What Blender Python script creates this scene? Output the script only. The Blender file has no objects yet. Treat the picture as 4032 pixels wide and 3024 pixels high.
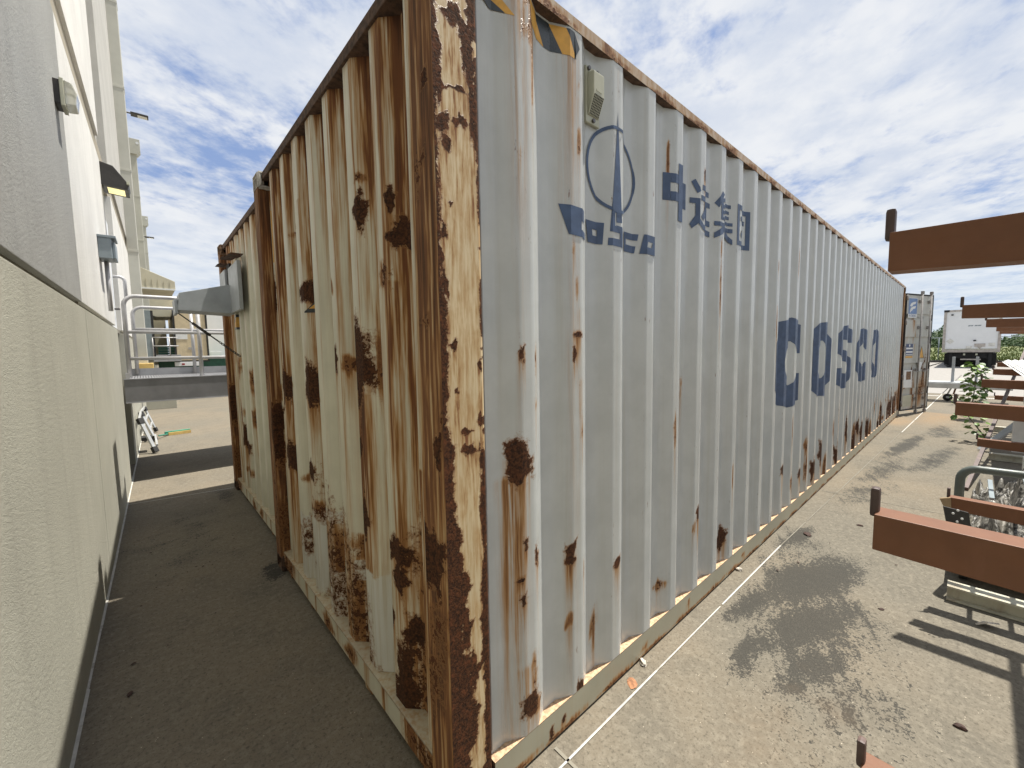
import bpy, bmesh, math, random
import numpy as np
from mathutils import Vector, Matrix
S = bpy.context.scene
COL = S.collection
R = math.radians
rnd = random.Random(7)

# ------------------------------------------------------------------ camera
cam_d = bpy.data.cameras.new('camera'); cam = bpy.data.objects.new('camera', cam_d); COL.objects.link(cam)
YAW, PITCH, ROLL = R(48.19057983), R(-4.65827252), R(-0.95904565)
fw = Vector((math.cos(YAW)*math.cos(PITCH), math.sin(YAW)*math.cos(PITCH), math.sin(PITCH)))
rt = Vector((math.sin(YAW), -math.cos(YAW), 0)); up = rt.cross(fw)
r2 = rt*math.cos(ROLL)+up*math.sin(ROLL); u2 = up*math.cos(ROLL)-rt*math.sin(ROLL)
M = Matrix((r2, u2, -fw)).transposed().to_4x4(); M.translation = Vector((-0.67995, -1.08431, 1.62588))
cam.matrix_world = M
cam_d.sensor_fit = 'HORIZONTAL'; cam_d.sensor_width = 36.0; cam_d.lens = 1626.116/4032*36
cam_d.clip_start = 0.02; cam_d.clip_end = 3000
S.camera = cam
S.render.engine = 'CYCLES'; S.cycles.max_bounces = 6; S.cycles.diffuse_bounces = 3; S.cycles.glossy_bounces = 2; S.cycles.transmission_bounces = 4
S.render.resolution_x = 1024; S.render.resolution_y = 768

# ------------------------------------------------------------------ light
SUN_AZ = math.atan2(-0.22, 1.0); SUN_EL = R(68.8)
sdir = Vector((math.cos(SUN_EL)*math.cos(SUN_AZ), math.cos(SUN_EL)*math.sin(SUN_AZ), math.sin(SUN_EL)))
sun_d = bpy.data.lights.new('sun', 'SUN'); sun = bpy.data.objects.new('sun', sun_d); COL.objects.link(sun)
sun_d.energy = 5.0; sun_d.angle = R(0.6); sun_d.color = (1.0, 0.95, 0.86)
sun.rotation_euler = sdir.to_track_quat('Z', 'Y').to_euler(); sun.location = (0, 0, 30)
S.view_settings.view_transform = 'Standard'; S.view_settings.look = 'None'
S.view_settings.exposure = 0.68; S.view_settings.gamma = 1.0

# ------------------------------------------------------------------ node helper
class NT:
    def __init__(s, tree): s.t = tree; s.L = tree.links; s.N = tree.nodes
    def lk(s, v, sock):
        if isinstance(v, bpy.types.NodeSocket): s.L.new(v, sock)
        elif v is not None:
            if hasattr(sock.default_value, '__len__') and not hasattr(v, '__len__'): v = [v]*len(sock.default_value)
            if hasattr(v, '__len__') and len(v) == 3 and len(sock.default_value) == 4: v = tuple(v)+(1,)
            sock.default_value = v
    def m(s, op, a, b=None, c=None, clamp=False):
        n = s.N.new('ShaderNodeMath'); n.operation = op; n.use_clamp = clamp
        for i, v in enumerate((a, b, c)):
            if v is not None: s.lk(v, n.inputs[i])
        return n.outputs[0]
    def mul(s, a, b): return s.m('MULTIPLY', a, b)
    def add(s, a, b): return s.m('ADD', a, b)
    def sub(s, a, b): return s.m('SUBTRACT', a, b)
    def ss(s, v, a, b, c=0.0, d=1.0):
        n = s.N.new('ShaderNodeMapRange'); n.interpolation_type = 'SMOOTHSTEP'; s.lk(v, n.inputs[0])
        for i, q in enumerate((a, b, c, d)): s.lk(q, n.inputs[1+i])
        return n.outputs[0]
    def mix(s, f, a, b, mode='MIX'):
        n = s.N.new('ShaderNodeMix'); n.data_type = 'RGBA'; n.blend_type = mode
        s.lk(f, n.inputs[0]); s.lk(a, n.inputs[6]); s.lk(b, n.inputs[7]); return n.outputs[2]
    def noise(s, vec, scale, detail=4, rough=0.55, dist=0.0):
        n = s.N.new('ShaderNodeTexNoise'); s.lk(vec, n.inputs['Vector']); n.inputs['Scale'].default_value = scale
        n.inputs['Detail'].default_value = detail; n.inputs['Roughness'].default_value = rough; n.inputs['Distortion'].default_value = dist
        return n.outputs['Fac']
    def vor(s, vec, scale, feature='F1'):
        n = s.N.new('ShaderNodeTexVoronoi'); n.feature = feature; s.lk(vec, n.inputs['Vector']); n.inputs['Scale'].default_value = scale
        return n.outputs['Distance']
    def vs(s, vec, scale):
        n = s.N.new('ShaderNodeVectorMath'); n.operation = 'MULTIPLY'; s.lk(vec, n.inputs[0]); n.inputs[1].default_value = scale
        return n.outputs[0]
    def obj(s): return s.N.new('ShaderNodeTexCoord').outputs['Object']
    def pos(s): return s.N.new('ShaderNodeNewGeometry').outputs['Position']
    def sep(s, v):
        n = s.N.new('ShaderNodeSeparateXYZ'); s.lk(v, n.inputs[0]); return n.outputs
    def comb(s, x, y, z):
        n = s.N.new('ShaderNodeCombineXYZ')
        for i, v in enumerate((x, y, z)): s.lk(v, n.inputs[i])
        return n.outputs[0]
    def attr(s, name):
        n = s.N.new('ShaderNodeAttribute'); n.attribute_name = name
        q = s.N.new('ShaderNodeSeparateColor'); s.L.new(n.outputs['Color'], q.inputs[0]); return q.outputs
    def bump(s, h, strength=0.4, dist=0.004, normal=None):
        n = s.N.new('ShaderNodeBump'); s.lk(h, n.inputs['Height']); n.inputs['Strength'].default_value = strength
        n.inputs['Distance'].default_value = dist
        if normal is not None: s.lk(normal, n.inputs['Normal'])
        return n.outputs[0]

# ------------------------------------------------------------------ sky
W = bpy.data.worlds.new('World'); S.world = W; W.use_nodes = True
w = NT(W.node_tree); W.node_tree.nodes.clear()
sky = w.N.new('ShaderNodeTexSky'); sky.sky_type = 'NISHITA'; sky.sun_disc = False
sky.sun_elevation = SUN_EL; sky.sun_rotation = math.pi/2 - SUN_AZ; sky.air_density = 1.0; sky.dust_density = 0.6; sky.ozone_density = 1.6
dirv = w.N.new('ShaderNodeTexCoord').outputs['Generated']
dx, dy, dz = w.sep(dirv)
den = w.add(w.m('MAXIMUM', dz, 0.0), 0.10)
px_, py_ = w.m('DIVIDE', dx, den), w.m('DIVIDE', dy, den)
# a high sheet of altocumulus: rolls of small puffs drawn out across the wind
ca, sa = math.cos(R(28)), math.sin(R(28))
qx = w.add(w.mul(px_, ca), w.mul(py_, sa)); qy = w.sub(w.mul(py_, ca), w.mul(px_, sa))
cv = w.comb(w.mul(qx, 0.92), w.mul(qy, 1.08), 0.0)
big = w.noise(cv, 0.85, 4, 0.5, 0.25)
puff = w.noise(cv, 3.9, 6, 0.62, 0.15)
fine = w.noise(cv, 13.0, 4, 0.62, 0.1)
dens = w.add(w.add(w.mul(big, 0.95), w.mul(puff, 0.85)), w.mul(fine, 0.36))
cover = w.ss(dens, 0.80, 1.12)
thick = w.ss(dens, 1.0, 1.35)
shade = w.noise(cv, 3.0, 5, 0.6, 0.1)
hz = w.ss(dz, 0.0, 0.28)
cloudc = w.mix(w.ss(shade, 0.34, 0.66), (6.3, 6.9, 8.0, 1), (8.7, 8.85, 9.05, 1))
cloudc = w.mix(w.mul(thick, 0.35), cloudc, (8.9, 9.0, 9.1, 1))
bluec = w.mix(0.78, sky.outputs[0], (3.0, 4.2, 7.2, 1))
skyc = w.mix(w.mul(cover, 0.93), bluec, cloudc)
skyc = w.mix(w.sub(1.0, hz), skyc, w.mix(0.62, skyc, (6.9, 7.9, 8.9, 1)))
bg = w.N.new('ShaderNodeBackground'); w.lk(skyc, bg.inputs[0]); bg.inputs[1].default_value = 0.064
wo = w.N.new('ShaderNodeOutputWorld'); w.L.new(bg.outputs[0], wo.inputs[0])

# ------------------------------------------------------------------ materials
def mat(name, fn):
    m = bpy.data.materials.new(name); m.use_nodes = True; t = NT(m.node_tree); t.N.clear()
    o = t.N.new('ShaderNodeOutputMaterial'); b = t.N.new('ShaderNodeBsdfPrincipled'); t.L.new(b.outputs[0], o.inputs[0])
    d = fn(t) or {}
    for k, v in d.items(): t.lk(v, b.inputs[k])
    return m
def plain(name, col, rough=0.6, metal=0.0, var=0.18, scale=6.0, bump=0.0, bscale=80.0, spec=None, dirt=None):
    def fn(t):
        p = t.obj()
        n = t.noise(p, scale, 5, 0.6)
        lo = tuple(c*(1-var) for c in col); hi = tuple(min(1, c*(1+var)) for c in col)
        c = t.mix(t.ss(n, 0.3, 0.7), lo, hi)
        if dirt: c = t.mix(t.mul(t.ss(t.noise(t.vs(p, (3, 3, .5)), 3.0, 6, 0.65), 0.48, 0.75), dirt[1]), c, dirt[0])
        d = {'Base Color': c, 'Roughness': t.ss(t.noise(p, scale*2.3, 4), 0.2, 0.8, max(0, rough-.1), min(1, rough+.1)), 'Metallic': metal}
        if bump: d['Normal'] = t.bump(t.noise(p, bscale, 5, 0.6), bump, 0.003)
        if spec is not None: d['Specular IOR Level'] = spec
        return d
    return mat(name, fn)

def rust_paint(name, paint, stain_hi=(0.37, 0.195, 0.065), stain_lo=(0.155, 0.056, 0.016), base_stain=0.0, scuff=0.0, grain=1.0, seed=0.0, redscale=0.5, streak_s=(44, 44, 1.7), gloss=0.42, blot_s=(14, 14, 1.6)):
    """painted steel whose 'rust' attribute holds R bare scale, G run-off stain and painted shade under the end header, B fresh touch-up paint"""
    def fn(t):
        p0 = t.obj()
        va = t.N.new('ShaderNodeVectorMath'); va.operation = 'ADD'; t.lk(p0, va.inputs[0]); va.inputs[1].default_value = (seed, seed*1.7, 0); p = va.outputs[0]
        r, g, b = t.attr('rust')[:3]
        st = t.noise(t.vs(p, streak_s), 1.0, 4, 0.62, 0.2)
        st2 = t.noise(t.vs(p, (130, 130, 2.2)), 1.0, 2, 0.6, 0.15)
        n1 = t.noise(p, 26*grain, 5, 0.66)
        n2 = t.noise(p, 95*grain, 3, 0.62)
        n3 = t.noise(p, 5.0, 5, 0.6)
        # paint with faint dirt runs and chalking
        pc = t.mix(t.ss(n3, 0.3, 0.72), tuple(c*0.93 for c in paint), tuple(min(1, c*1.05) for c in paint))
        pc = t.mix(t.mul(t.ss(t.noise(t.vs(p, (20, 20, .7)), 1.0, 6, 0.6), 0.5, 0.74), 0.22), pc, (0.36, 0.33, 0.24, 1))
        blot = t.noise(t.vs(p, blot_s), 1.0, 4, 0.65, 0.3)
        # run-off stain, with the end header's painted shade mixed in
        s = t.mul(t.add(g, base_stain), t.mul(t.ss(st, 0.28, 0.70, 0.25, 1.5), t.ss(blot, 0.30, 0.62, 0.70, 1.2)))
        s = t.add(s, t.mul(t.mul(g, t.ss(st2, 0.5, 0.72)), 0.35))
        c = t.mix(t.ss(s, 0.04, 0.55), pc, t.mix(0.5, stain_hi, pc))
        c = t.mix(t.ss(s, 0.28, 0.85), c, stain_hi)
        c = t.mix(t.ss(s, 0.58, 1.15), c, stain_lo)
        c = t.mix(t.ss(s, 1.15, 2.0, 0.0, 0.85), c, tuple(x*.38 for x in stain_lo))
        # touch-up paint
        wm = t.ss(t.add(b, t.mul(t.sub(n1, 0.5), 0.35)), 0.48, 0.54)
        c = t.mix(wm, c, t.mix(t.ss(st, .4, .7), (0.60, 0.60, 0.55, 1), (0.50, 0.46, 0.36, 1)))
        # bare scale, ragged and flaking
        rr = t.add(r, t.add(t.mul(t.sub(n1, 0.5), 1.35), t.mul(t.sub(n2, 0.5), 0.75)))
        halo = t.ss(rr, 0.18, 0.50)
        bare = t.mul(t.ss(rr, 0.49, 0.53), t.ss(r, 0.02, 0.12))
        halo = t.mul(halo, t.ss(r, 0.02, 0.15))
        c = t.mix(t.mul(halo, 0.80), c, (0.26, 0.12, 0.038, 1))
        dk = t.mix(t.ss(n2, 0.35, 0.7), (0.030, 0.017, 0.012, 1), (0.105, 0.045, 0.022, 1))
        dk = t.mix(t.mul(t.ss(n1, 0.45, 0.75), redscale), dk, (0.17, 0.062, 0.028, 1))
        c = t.mix(bare, c, dk)
        d = {'Base Color': c}
        if scuff:
            sc = t.mul(t.ss(t.noise(t.vs(p, (60, 60, 14)), 1.0, 6, 0.7), 0.60, 0.68), t.ss(t.noise(t.vs(p, (4, 4, 1.2)), 1.0, 3), 0.46, 0.62))
            y = t.sep(p0)[1]
            sc = t.mul(t.mul(sc, scuff), t.ss(y, 0.002, 0.006, 1.0, 0.0))
            d['Base Color'] = t.mix(sc, c, (0.17, 0.085, 0.045, 1))
        d['Roughness'] = t.add(gloss, t.mul(t.m('MAXIMUM', bare, t.ss(s, .2, .9)), 0.45))
        d['Specular IOR Level'] = t.ss(bare, 0, 1, 0.5, 0.12)
        h = t.add(t.mul(bare, -1.0), t.mul(t.mul(bare, n2), 0.9))
        h = t.add(h, t.mul(t.ss(rr, 0.36, 0.49), 0.5))
        d['Normal'] = t.bump(h, 0.75, 0.0035)
        return d
    return mat(name, fn)

M_ = {}
M_['side'] = rust_paint('container_side_paint', (0.50, 0.515, 0.50), scuff=0.95, gloss=0.27)
M_['end'] = rust_paint('container_end_paint', (0.62, 0.60, 0.48), base_stain=0.05, redscale=0.22)
M_['end2'] = rust_paint('container_end_paint_b', (0.60, 0.585, 0.47), base_stain=0.05, seed=11.0, redscale=0.3)
M_['post_side'] = rust_paint('corner_post_peeling', (0.66, 0.54, 0.34), base_stain=0.42, grain=1.7, redscale=0.8, stain_hi=(0.45, 0.285, 0.125), stain_lo=(0.21, 0.085, 0.034), streak_s=(85, 85, 7.5), blot_s=(16, 16, 9))
M_['post_end'] = rust_paint('corner_post_brown', (0.50, 0.37, 0.20), base_stain=0.78, stain_hi=(0.33, 0.165, 0.055), stain_lo=(0.17, 0.07, 0.025), streak_s=(55, 55, 2.4))
M_['rail'] = rust_paint('top_rail_rust', (0.52, 0.42, 0.30), base_stain=0.42, stain_hi=(0.36, 0.20, 0.09), stain_lo=(0.17, 0.075, 0.035), streak_s=(30, 30, 9))
M_['sill'] = rust_paint('end_sill_paint', (0.52, 0.48, 0.36), base_stain=0.30, seed=3.0)
M_['brail'] = rust_paint('bottom_rail_paint', (0.37, 0.355, 0.27), base_stain=0.10)
M_['ledge'] = plain('rusty_ledge', (0.50, 0.34, 0.21), 0.85, var=0.35, scale=60, bump=0.6, bscale=220)
M_['darkrust'] = plain('dark_rust', (0.085, 0.048, 0.03), 0.88, var=0.5, scale=30, bump=0.6, bscale=160)
M_['casting'] = plain('casting_rust', (0.20, 0.125, 0.075), 0.85, var=0.5, scale=22, bump=0.6, bscale=120)
M_['palecast'] = plain('casting_pale', (0.52, 0.50, 0.45), 0.75, var=0.3, scale=30, dirt=((0.22, 0.12, 0.07), 0.9))
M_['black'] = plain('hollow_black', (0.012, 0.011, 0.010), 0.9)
M_['navy'] = plain('navy_lettering', (0.052, 0.085, 0.16), 0.5, var=0.18, scale=14)
M_['vent'] = plain('vent_plastic', (0.44, 0.44, 0.34), 0.5, var=0.08)
M_['bolt'] = plain('bolt_steel', (0.16, 0.15, 0.145), 0.45, metal=0.7)
M_['yel'] = plain('sticker_yellow', (0.62, 0.33, 0.055), 0.5, var=0.14, scale=20)
M_['blk'] = plain('sticker_black', (0.035, 0.042, 0.045), 0.35, var=0.2)
M_['gasket'] = plain('door_gasket', (0.03, 0.03, 0.032), 0.7)
M_['door'] = rust_paint('door_paint', (0.46, 0.46, 0.42), base_stain=0.02, seed=5.0)
M_['rod'] = plain('lock_rod', (0.27, 0.26, 0.25), 0.55, var=0.25, scale=12, dirt=((0.16, 0.08, 0.04), 0.5))
M_['white'] = plain('sticker_white', (0.72, 0.73, 0.72), 0.5, var=0.05)
M_['blue'] = plain('sticker_blue', (0.13, 0.22, 0.42), 0.45, var=0.1)
M_['dblue'] = plain('sticker_dark_blue', (0.03, 0.055, 0.15), 0.45, var=0.1)
M_['roof'] = plain('container_roof', (0.35, 0.33, 0.28), 0.7, dirt=((0.2, 0.1, 0.05), 0.6))

def stucco(name, col, dirt=0.25, bs=210.0, bump=0.8):
    def fn(t):
        p = t.obj()
        c = t.mix(t.ss(t.noise(p, 1.3, 5, 0.6), 0.3, 0.7), tuple(x*0.92 for x in col), tuple(min(1, x*1.06) for x in col))
        c = t.mix(t.mul(t.ss(t.noise(t.vs(p, (9, 9, .45)), 1.0, 6, 0.6), 0.48, 0.75), dirt), c, tuple(x*0.66 for x in col))
        c = t.mix(t.ss(t.noise(p, 150, 3, 0.6), 0.2, 0.8, 0.0, 0.22), c, tuple(x*0.5 for x in col))
        h = t.add(t.noise(p, bs, 4, 0.62), t.mul(t.noise(p, 55, 3, 0.5), 0.7))
        return {'Base Color': c, 'Roughness': 0.92, 'Specular IOR Level': 0.15, 'Normal': t.bump(h, bump, 0.006)}
    return mat(name, fn)
M_['st_low'] = stucco('stucco_lower', (0.43, 0.42, 0.355))
M_['st_up'] = stucco('stucco_upper_grey', (0.35, 0.35, 0.335))
M_['st_white'] = stucco('stucco_white', (0.70, 0.69, 0.66), dirt=0.3, bs=150)
M_['st_grey'] = stucco('stucco_grey', (0.50, 0.49, 0.46), dirt=0.3)
M_['band'] = stucco('reveal_band', (0.36, 0.325, 0.26), dirt=0.2, bump=0.3)
M_['duct'] = plain('painted_downspout', (0.47, 0.465, 0.41), 0.55, var=0.07, scale=1.5)
M_['groove'] = plain('joint_sealant', (0.19, 0.175, 0.14), 0.8)
M_['strip'] = plain('joint_caulk_white', (0.50, 0.49, 0.455), 0.7, var=0.25, scale=9, dirt=((0.16, 0.14, 0.11), 0.85))

def ground_fn(t):
    p = t.pos(); r, g, b = t.attr('stain')[:3]
    n0 = t.noise(p, 0.42, 4, 0.6); n1 = t.noise(p, 3.2, 5, 0.66); n2 = t.noise(p, 26, 3, 0.7); n3 = t.noise(p, 140, 2, 0.7)
    c = t.mix(t.ss(n0, 0.35, 0.68), (0.192, 0.162, 0.120, 1), (0.152, 0.139, 0.113, 1))
    c = t.mix(t.ss(n1, 0.42, 0.74, 0, 0.55), c, (0.108, 0.099, 0.081, 1))
    c = t.mix(t.ss(n2, 0.42, 0.70, 0, 0.55), c, (0.245, 0.220, 0.174, 1))
    n4 = t.noise(p, 62, 3, 0.7); c = t.mix(t.ss(n4, 0.50, 0.70, 0, 0.75), c, (0.082, 0.072, 0.056, 1))
    c = t.mix(t.ss(n3, 0.52, 0.72, 0, 0.5), c, (0.085, 0.076, 0.06, 1))
    agg = t.vor(p, 62.0); c = t.mix(t.mul(t.ss(agg, 0.10, 0.16, 1, 0), t.ss(t.noise(p, 17, 2), .58, .66)), c, (0.50, 0.44, 0.35, 1))
    px2, py2, pz2 = t.sep(p); sweep = t.noise(t.comb(t.add(t.mul(px2, .91*1.3), t.mul(py2, .41*1.3)), t.add(t.mul(px2, -.41*9), t.mul(py2, .91*9)), 0.0), 1.5, 5, 0.68, 0.5)
    m = t.add(r, t.add(t.add(t.mul(t.sub(n1, .5), 1.1), t.mul(t.sub(n2, .5), 1.2)), t.add(t.add(t.mul(t.sub(n4, .5), 1.3), t.mul(t.sub(sweep, .5), 1.1)), t.mul(t.sub(n3, .5), .8))))
    mk = t.mul(t.ss(m, 0.34, 0.60, 0.0, 0.95), t.ss(r, 0.0, 0.10))
    c = t.mix(t.mul(mk, t.ss(n3, 0.25, 0.65, 0.75, 0.97)), c, (0.030, 0.029, 0.025, 1))
    c = t.mix(t.mul(t.ss(t.add(g, t.mul(t.sub(n1, .5), .5)), 0.3, 0.8), 0.65), c, (0.46, 0.41, 0.33, 1))
    c = t.mix(t.mul(t.ss(t.add(b, t.mul(t.sub(n1, .5), .6)), 0.25, 0.9), 0.55), c, (0.36, 0.22, 0.105, 1))
    h = t.add(t.mul(n3, 0.6), t.mul(n2, 0.7))
    return {'Base Color': c, 'Roughness': t.ss(mk, 0, 1, 0.9, 0.72), 'Specular IOR Level': 0.2, 'Normal': t.bump(h, 0.5, 0.006)}
M_['ground'] = mat('concrete_apron', ground_fn)
M_['rack'] = plain('rack_primer', (0.165, 0.067, 0.029), 0.55, var=0.10, scale=9, dirt=((0.22, 0.10, 0.06), 0.35), bump=0.15)
M_['stop'] = plain('stop_pin', (0.085, 0.055, 0.05), 0.5, var=0.3, dirt=((0.3, 0.2, 0.15), 0.4))
M_['base'] = plain('rack_base_steel', (0.42, 0.41, 0.33), 0.6, var=0.2, dirt=((0.22, 0.13, 0.07), 0.7))
M_['galv'] = plain('galvanised', (0.36, 0.385, 0.40), 0.5, metal=0.25, var=0.12, scale=5)
M_['galvrail'] = plain('galvanised_rail', (0.46, 0.455, 0.46), 0.45, metal=0.3, var=0.12)
M_['beam'] = plain('walkway_beam', (0.20, 0.20, 0.205), 0.5, metal=0.2, var=0.1)
M_['toe'] = plain('walkway_toe_plate', (0.33, 0.335, 0.35), 0.5, metal=0.2, var=0.1)
M_['tube'] = plain('cart_tube_paint', (0.105, 0.125, 0.115), 0.42, var=0.15, scale=9)
M_['alu'] = plain('aluminium', (0.50, 0.51, 0.51), 0.4, metal=0.45, var=0.12)
M_['chain'] = plain('chain_steel', (0.05, 0.048, 0.045), 0.5, metal=0.5)
M_['pack'] = plain('fixture_bronze', (0.030, 0.027, 0.024), 0.5)
M_['glass'] = mat('fixture_glass', lambda t: {'Base Color': (0.74, 0.73, 0.64, 1), 'Roughness': 0.12, 'Transmission Weight': 0.55, 'IOR': 1.35})
M_['lens'] = mat('lit_lens', lambda t: {'Base Color': (0.8, 0.72, 0.35, 1), 'Roughness': 0.25, 'Emission Color': (1, 0.86, 0.36, 1), 'Emission Strength': 0.55})
M_['lens_off'] = plain('led_lens', (0.62, 0.62, 0.58), 0.3)
M_['ebox'] = plain('grey_enclosure', (0.22, 0.26, 0.28), 0.45, var=0.08)
M_['rubber'] = plain('black_rubber', (0.02, 0.02, 0.02), 0.7)
M_['green'] = plain('green_paint', (0.012, 0.075, 0.045), 0.4, var=0.2)
M_['lgreen'] = plain('green_plastic', (0.03, 0.22, 0.15), 0.5)
M_['yguard'] = plain('yellow_guard', (0.60, 0.42, 0.15), 0.6, var=0.12)
M_['canopy'] = plain('canopy_sheet', (0.52, 0.485, 0.37), 0.5, var=0.06, scale=2)
M_['tan'] = plain('tan_trailer', (0.60, 0.50, 0.33), 0.5, var=0.08, dirt=((0.4, 0.33, 0.22), 0.5))
M_['trailer'] = plain('trailer_white', (0.72, 0.74, 0.75), 0.4, var=0.03, scale=2)
M_['trim'] = plain('trailer_trim', (0.40, 0.37, 0.34), 0.5, metal=0.3)
M_['undr'] = plain('undercarriage', (0.014, 0.014, 0.015), 0.8)
M_['red'] = plain('red_lens', (0.30, 0.02, 0.02), 0.3)
M_['rock'] = plain('limestone', (0.50, 0.46, 0.40), 0.9, var=0.3, scale=30, bump=0.8, bscale=90)
M_['flake'] = plain('rust_flake', (0.30, 0.145, 0.075), 0.9, var=0.4, scale=50, bump=0.8, bscale=200)
M_['litter'] = plain('dead_leaf', (0.045, 0.022, 0.016), 0.8, var=0.4, scale=40)
M_['card'] = plain('cardboard', (0.30, 0.215, 0.12), 0.85, var=0.15)
M_['paint'] = plain('white_paint_line', (0.70, 0.69, 0.66), 0.7, var=0.15, scale=20)
M_['asph'] = plain('kerb_concrete', (0.075, 0.07, 0.065), 0.9)
M_['lot'] = plain('pale_concrete', (0.27, 0.255, 0.235), 0.9, var=0.1)
M_['bark'] = plain('bark', (0.12, 0.10, 0.07), 0.9, var=0.3)
def leaf_fn(a, b):
    def fn(t):
        n = t.N.new('ShaderNodeObjectInfo'); g = t.noise(t.pos(), 0.8, 3)
        c = t.mix(t.add(t.mul(n.outputs['Random'], 0.6), t.mul(g, .4)), a, b)
        return {'Base Color': c, 'Roughness': 0.45, 'Subsurface Weight': 0.0, 'Transmission Weight': 0.0}
    return fn
M_['leaf'] = mat('sapling_leaf', leaf_fn((0.05, 0.11, 0.028, 1), (0.19, 0.30, 0.05, 1)))
M_['wood'] = mat('far_foliage', lambda t: {'Base Color': t.mix(t.ss(t.noise(t.pos(), 0.35, 4), 0.3, 0.7), (0.028, 0.062, 0.02, 1), (0.075, 0.125, 0.038, 1)), 'Roughness': 0.7})
M_['grass'] = mat('grass', lambda t: {'Base Color': t.mix(t.ss(t.noise(t.pos(), 0.3, 5), 0.3, 0.7), (0.09, 0.13, 0.04, 1), (0.20, 0.21, 0.085, 1)), 'Roughness': 0.8})
M_['tarp'] = mat('crumpled_film', lambda t: (lambda n: {'Base Color': t.mix(t.ss(n, 0.42, 0.60), (0.03, 0.027, 0.022, 1), (0.30, 0.285, 0.25, 1)), 'Roughness': 0.32, 'Specular IOR Level': 0.5, 'Normal': t.bump(t.noise(t.obj(), 60, 4, 0.6, 1.0), 0.7, 0.01)})(t.noise(t.obj(), 13, 5, 0.6, 1.6)))
M_['ribbed'] = plain('ribbed_sheet_white', (0.70, 0.70, 0.68), 0.4, metal=0.1, var=0.05)

# ------------------------------------------------------------------ mesh helpers
class MB:
    def __init__(s): s.v = []; s.f = []
    def box(s, x0, x1, y0, y1, z0, z1):
        b = len(s.v)
        s.v += [(x, y, z) for z in (z0, z1) for y in (y0, y1) for x in (x0, x1)]
        s.f += [tuple(b+i for i in q) for q in ((0, 2, 3, 1), (4, 5, 7, 6), (0, 1, 5, 4), (2, 6, 7, 3), (0, 4, 6, 2), (1, 3, 7, 5))]
        return s
    def bar(s, a, b, w, h, upv=(0, 0, 1)):
        a, b = Vector(a), Vector(b); d = (b-a).normalized(); sx = d.cross(Vector(upv))
        if sx.length < 1e-4: sx = d.cross(Vector((1, 0, 0)))
        sx.normalize(); sy = sx.cross(d); k = len(s.v)
        for e in (a, b):
            for i, j in ((-1, -1), (1, -1), (1, 1), (-1, 1)): s.v.append(tuple(e+sx*(i*w/2)+sy*(j*h/2)))
        s.f += [tuple(k+i for i in q) for q in ((0, 1, 2, 3), (7, 6, 5, 4), (0, 4, 5, 1), (1, 5, 6, 2), (2, 6, 7, 3), (3, 7, 4, 0))]
        return s
    def tube(s, pts, r, seg=12, cap=True, closed=False):
        pts = [Vector(q) for q in pts]; n = len(pts); k = len(s.v); prev = None
        for i, q in enumerate(pts):
            d = (pts[(i+1) % n]-pts[i-1]) if (closed or 0 < i < n-1) else (pts[1]-pts[0] if i == 0 else pts[-1]-pts[-2])
            d.normalize()
            if prev is None:
                a = d.cross(Vector((0, 0, 1)));  a = a if a.length > 1e-3 else d.cross(Vector((1, 0, 0)))
            else: a = prev - d*prev.dot(d)
            a.normalize(); prev = a; c = d.cross(a); rr = r[i] if hasattr(r, '__len__') else r
            for j in range(seg):
                th = 2*math.pi*j/seg; s.v.append(tuple(q+a*(rr*math.cos(th))+c*(rr*math.sin(th))))
        for i in range(n if closed else n-1):
            for j in range(seg):
                i2 = (i+1) % n
                s.f.append((k+i*seg+j, k+i*seg+(j+1) % seg, k+i2*seg+(j+1) % seg, k+i2*seg+j))
        if cap and not closed: s.f += [tuple(k+j for j in range(seg))[::-1], tuple(k+(n-1)*seg+j for j in range(seg))]
        return s
    def prism(s, loop, vec):
        k = len(s.v); n = len(loop); vec = Vector(vec)
        s.v += [tuple(q) for q in loop]+[tuple(Vector(q)+vec) for q in loop]
        s.f += [tuple(range(k, k+n))[::-1], tuple(range(k+n, k+2*n))]
        s.f += [(k+i, k+(i+1) % n, k+n+(i+1) % n, k+n+i) for i in range(n)]
        return s
    def poly(s, loop): k = len(s.v); s.v += [tuple(q) for q in loop]; s.f.append(tuple(range(k, k+len(loop)))); return s
    def build(s, name, m, parent=None, smooth=False, bevel=0.0):
        me = bpy.data.meshes.new(name); me.from_pydata(s.v, [], s.f); me.update()
        bm = bmesh.new(); bm.from_mesh(me); bmesh.ops.recalc_face_normals(bm, faces=bm.faces)
        if bevel: 
            bmesh.ops.bevel(bm, geom=[e for e in bm.edges if e.is_manifold and e.calc_face_angle(0) > 0.5], offset=bevel, segments=2, affect='EDGES', profile=0.6)
        bm.to_mesh(me); bm.free()
        return link(me, name, m, parent, smooth)
def link(me, name, m, parent=None, smooth=False):
    if m is not None: me.materials.append(M_[m] if isinstance(m, str) else m)
    if smooth:
        for q in me.polygons: q.use_smooth = True
    o = bpy.data.objects.new(name, me); COL.objects.link(o)
    if parent is not None: o.parent = parent
    return o
def smooth_angle(o, ang=40):
    for q in o.data.polygons: q.use_smooth = True
    es = o.data.edges
    bm = bmesh.new(); bm.from_mesh(o.data)
    for e in bm.edges: e.smooth = not (len(e.link_faces) == 2 and e.calc_face_angle(0) > R(ang))
    bm.to_mesh(o.data); bm.free(); return o
def thing(name, label, cat, loc=(0, 0, 0), rz=0.0, group=None):
    o = bpy.data.objects.new(name, None); COL.objects.link(o); o.location = loc; o.rotation_euler = (0, 0, rz); o.empty_display_size = 0.1
    return tag(o, label, cat, group)
def tag(o, label, cat, group=None):
    o['label'] = label; o['category'] = cat
    if group: o['group'] = group
    return o
def struct(o): o['kind'] = 'structure'; return o
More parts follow.
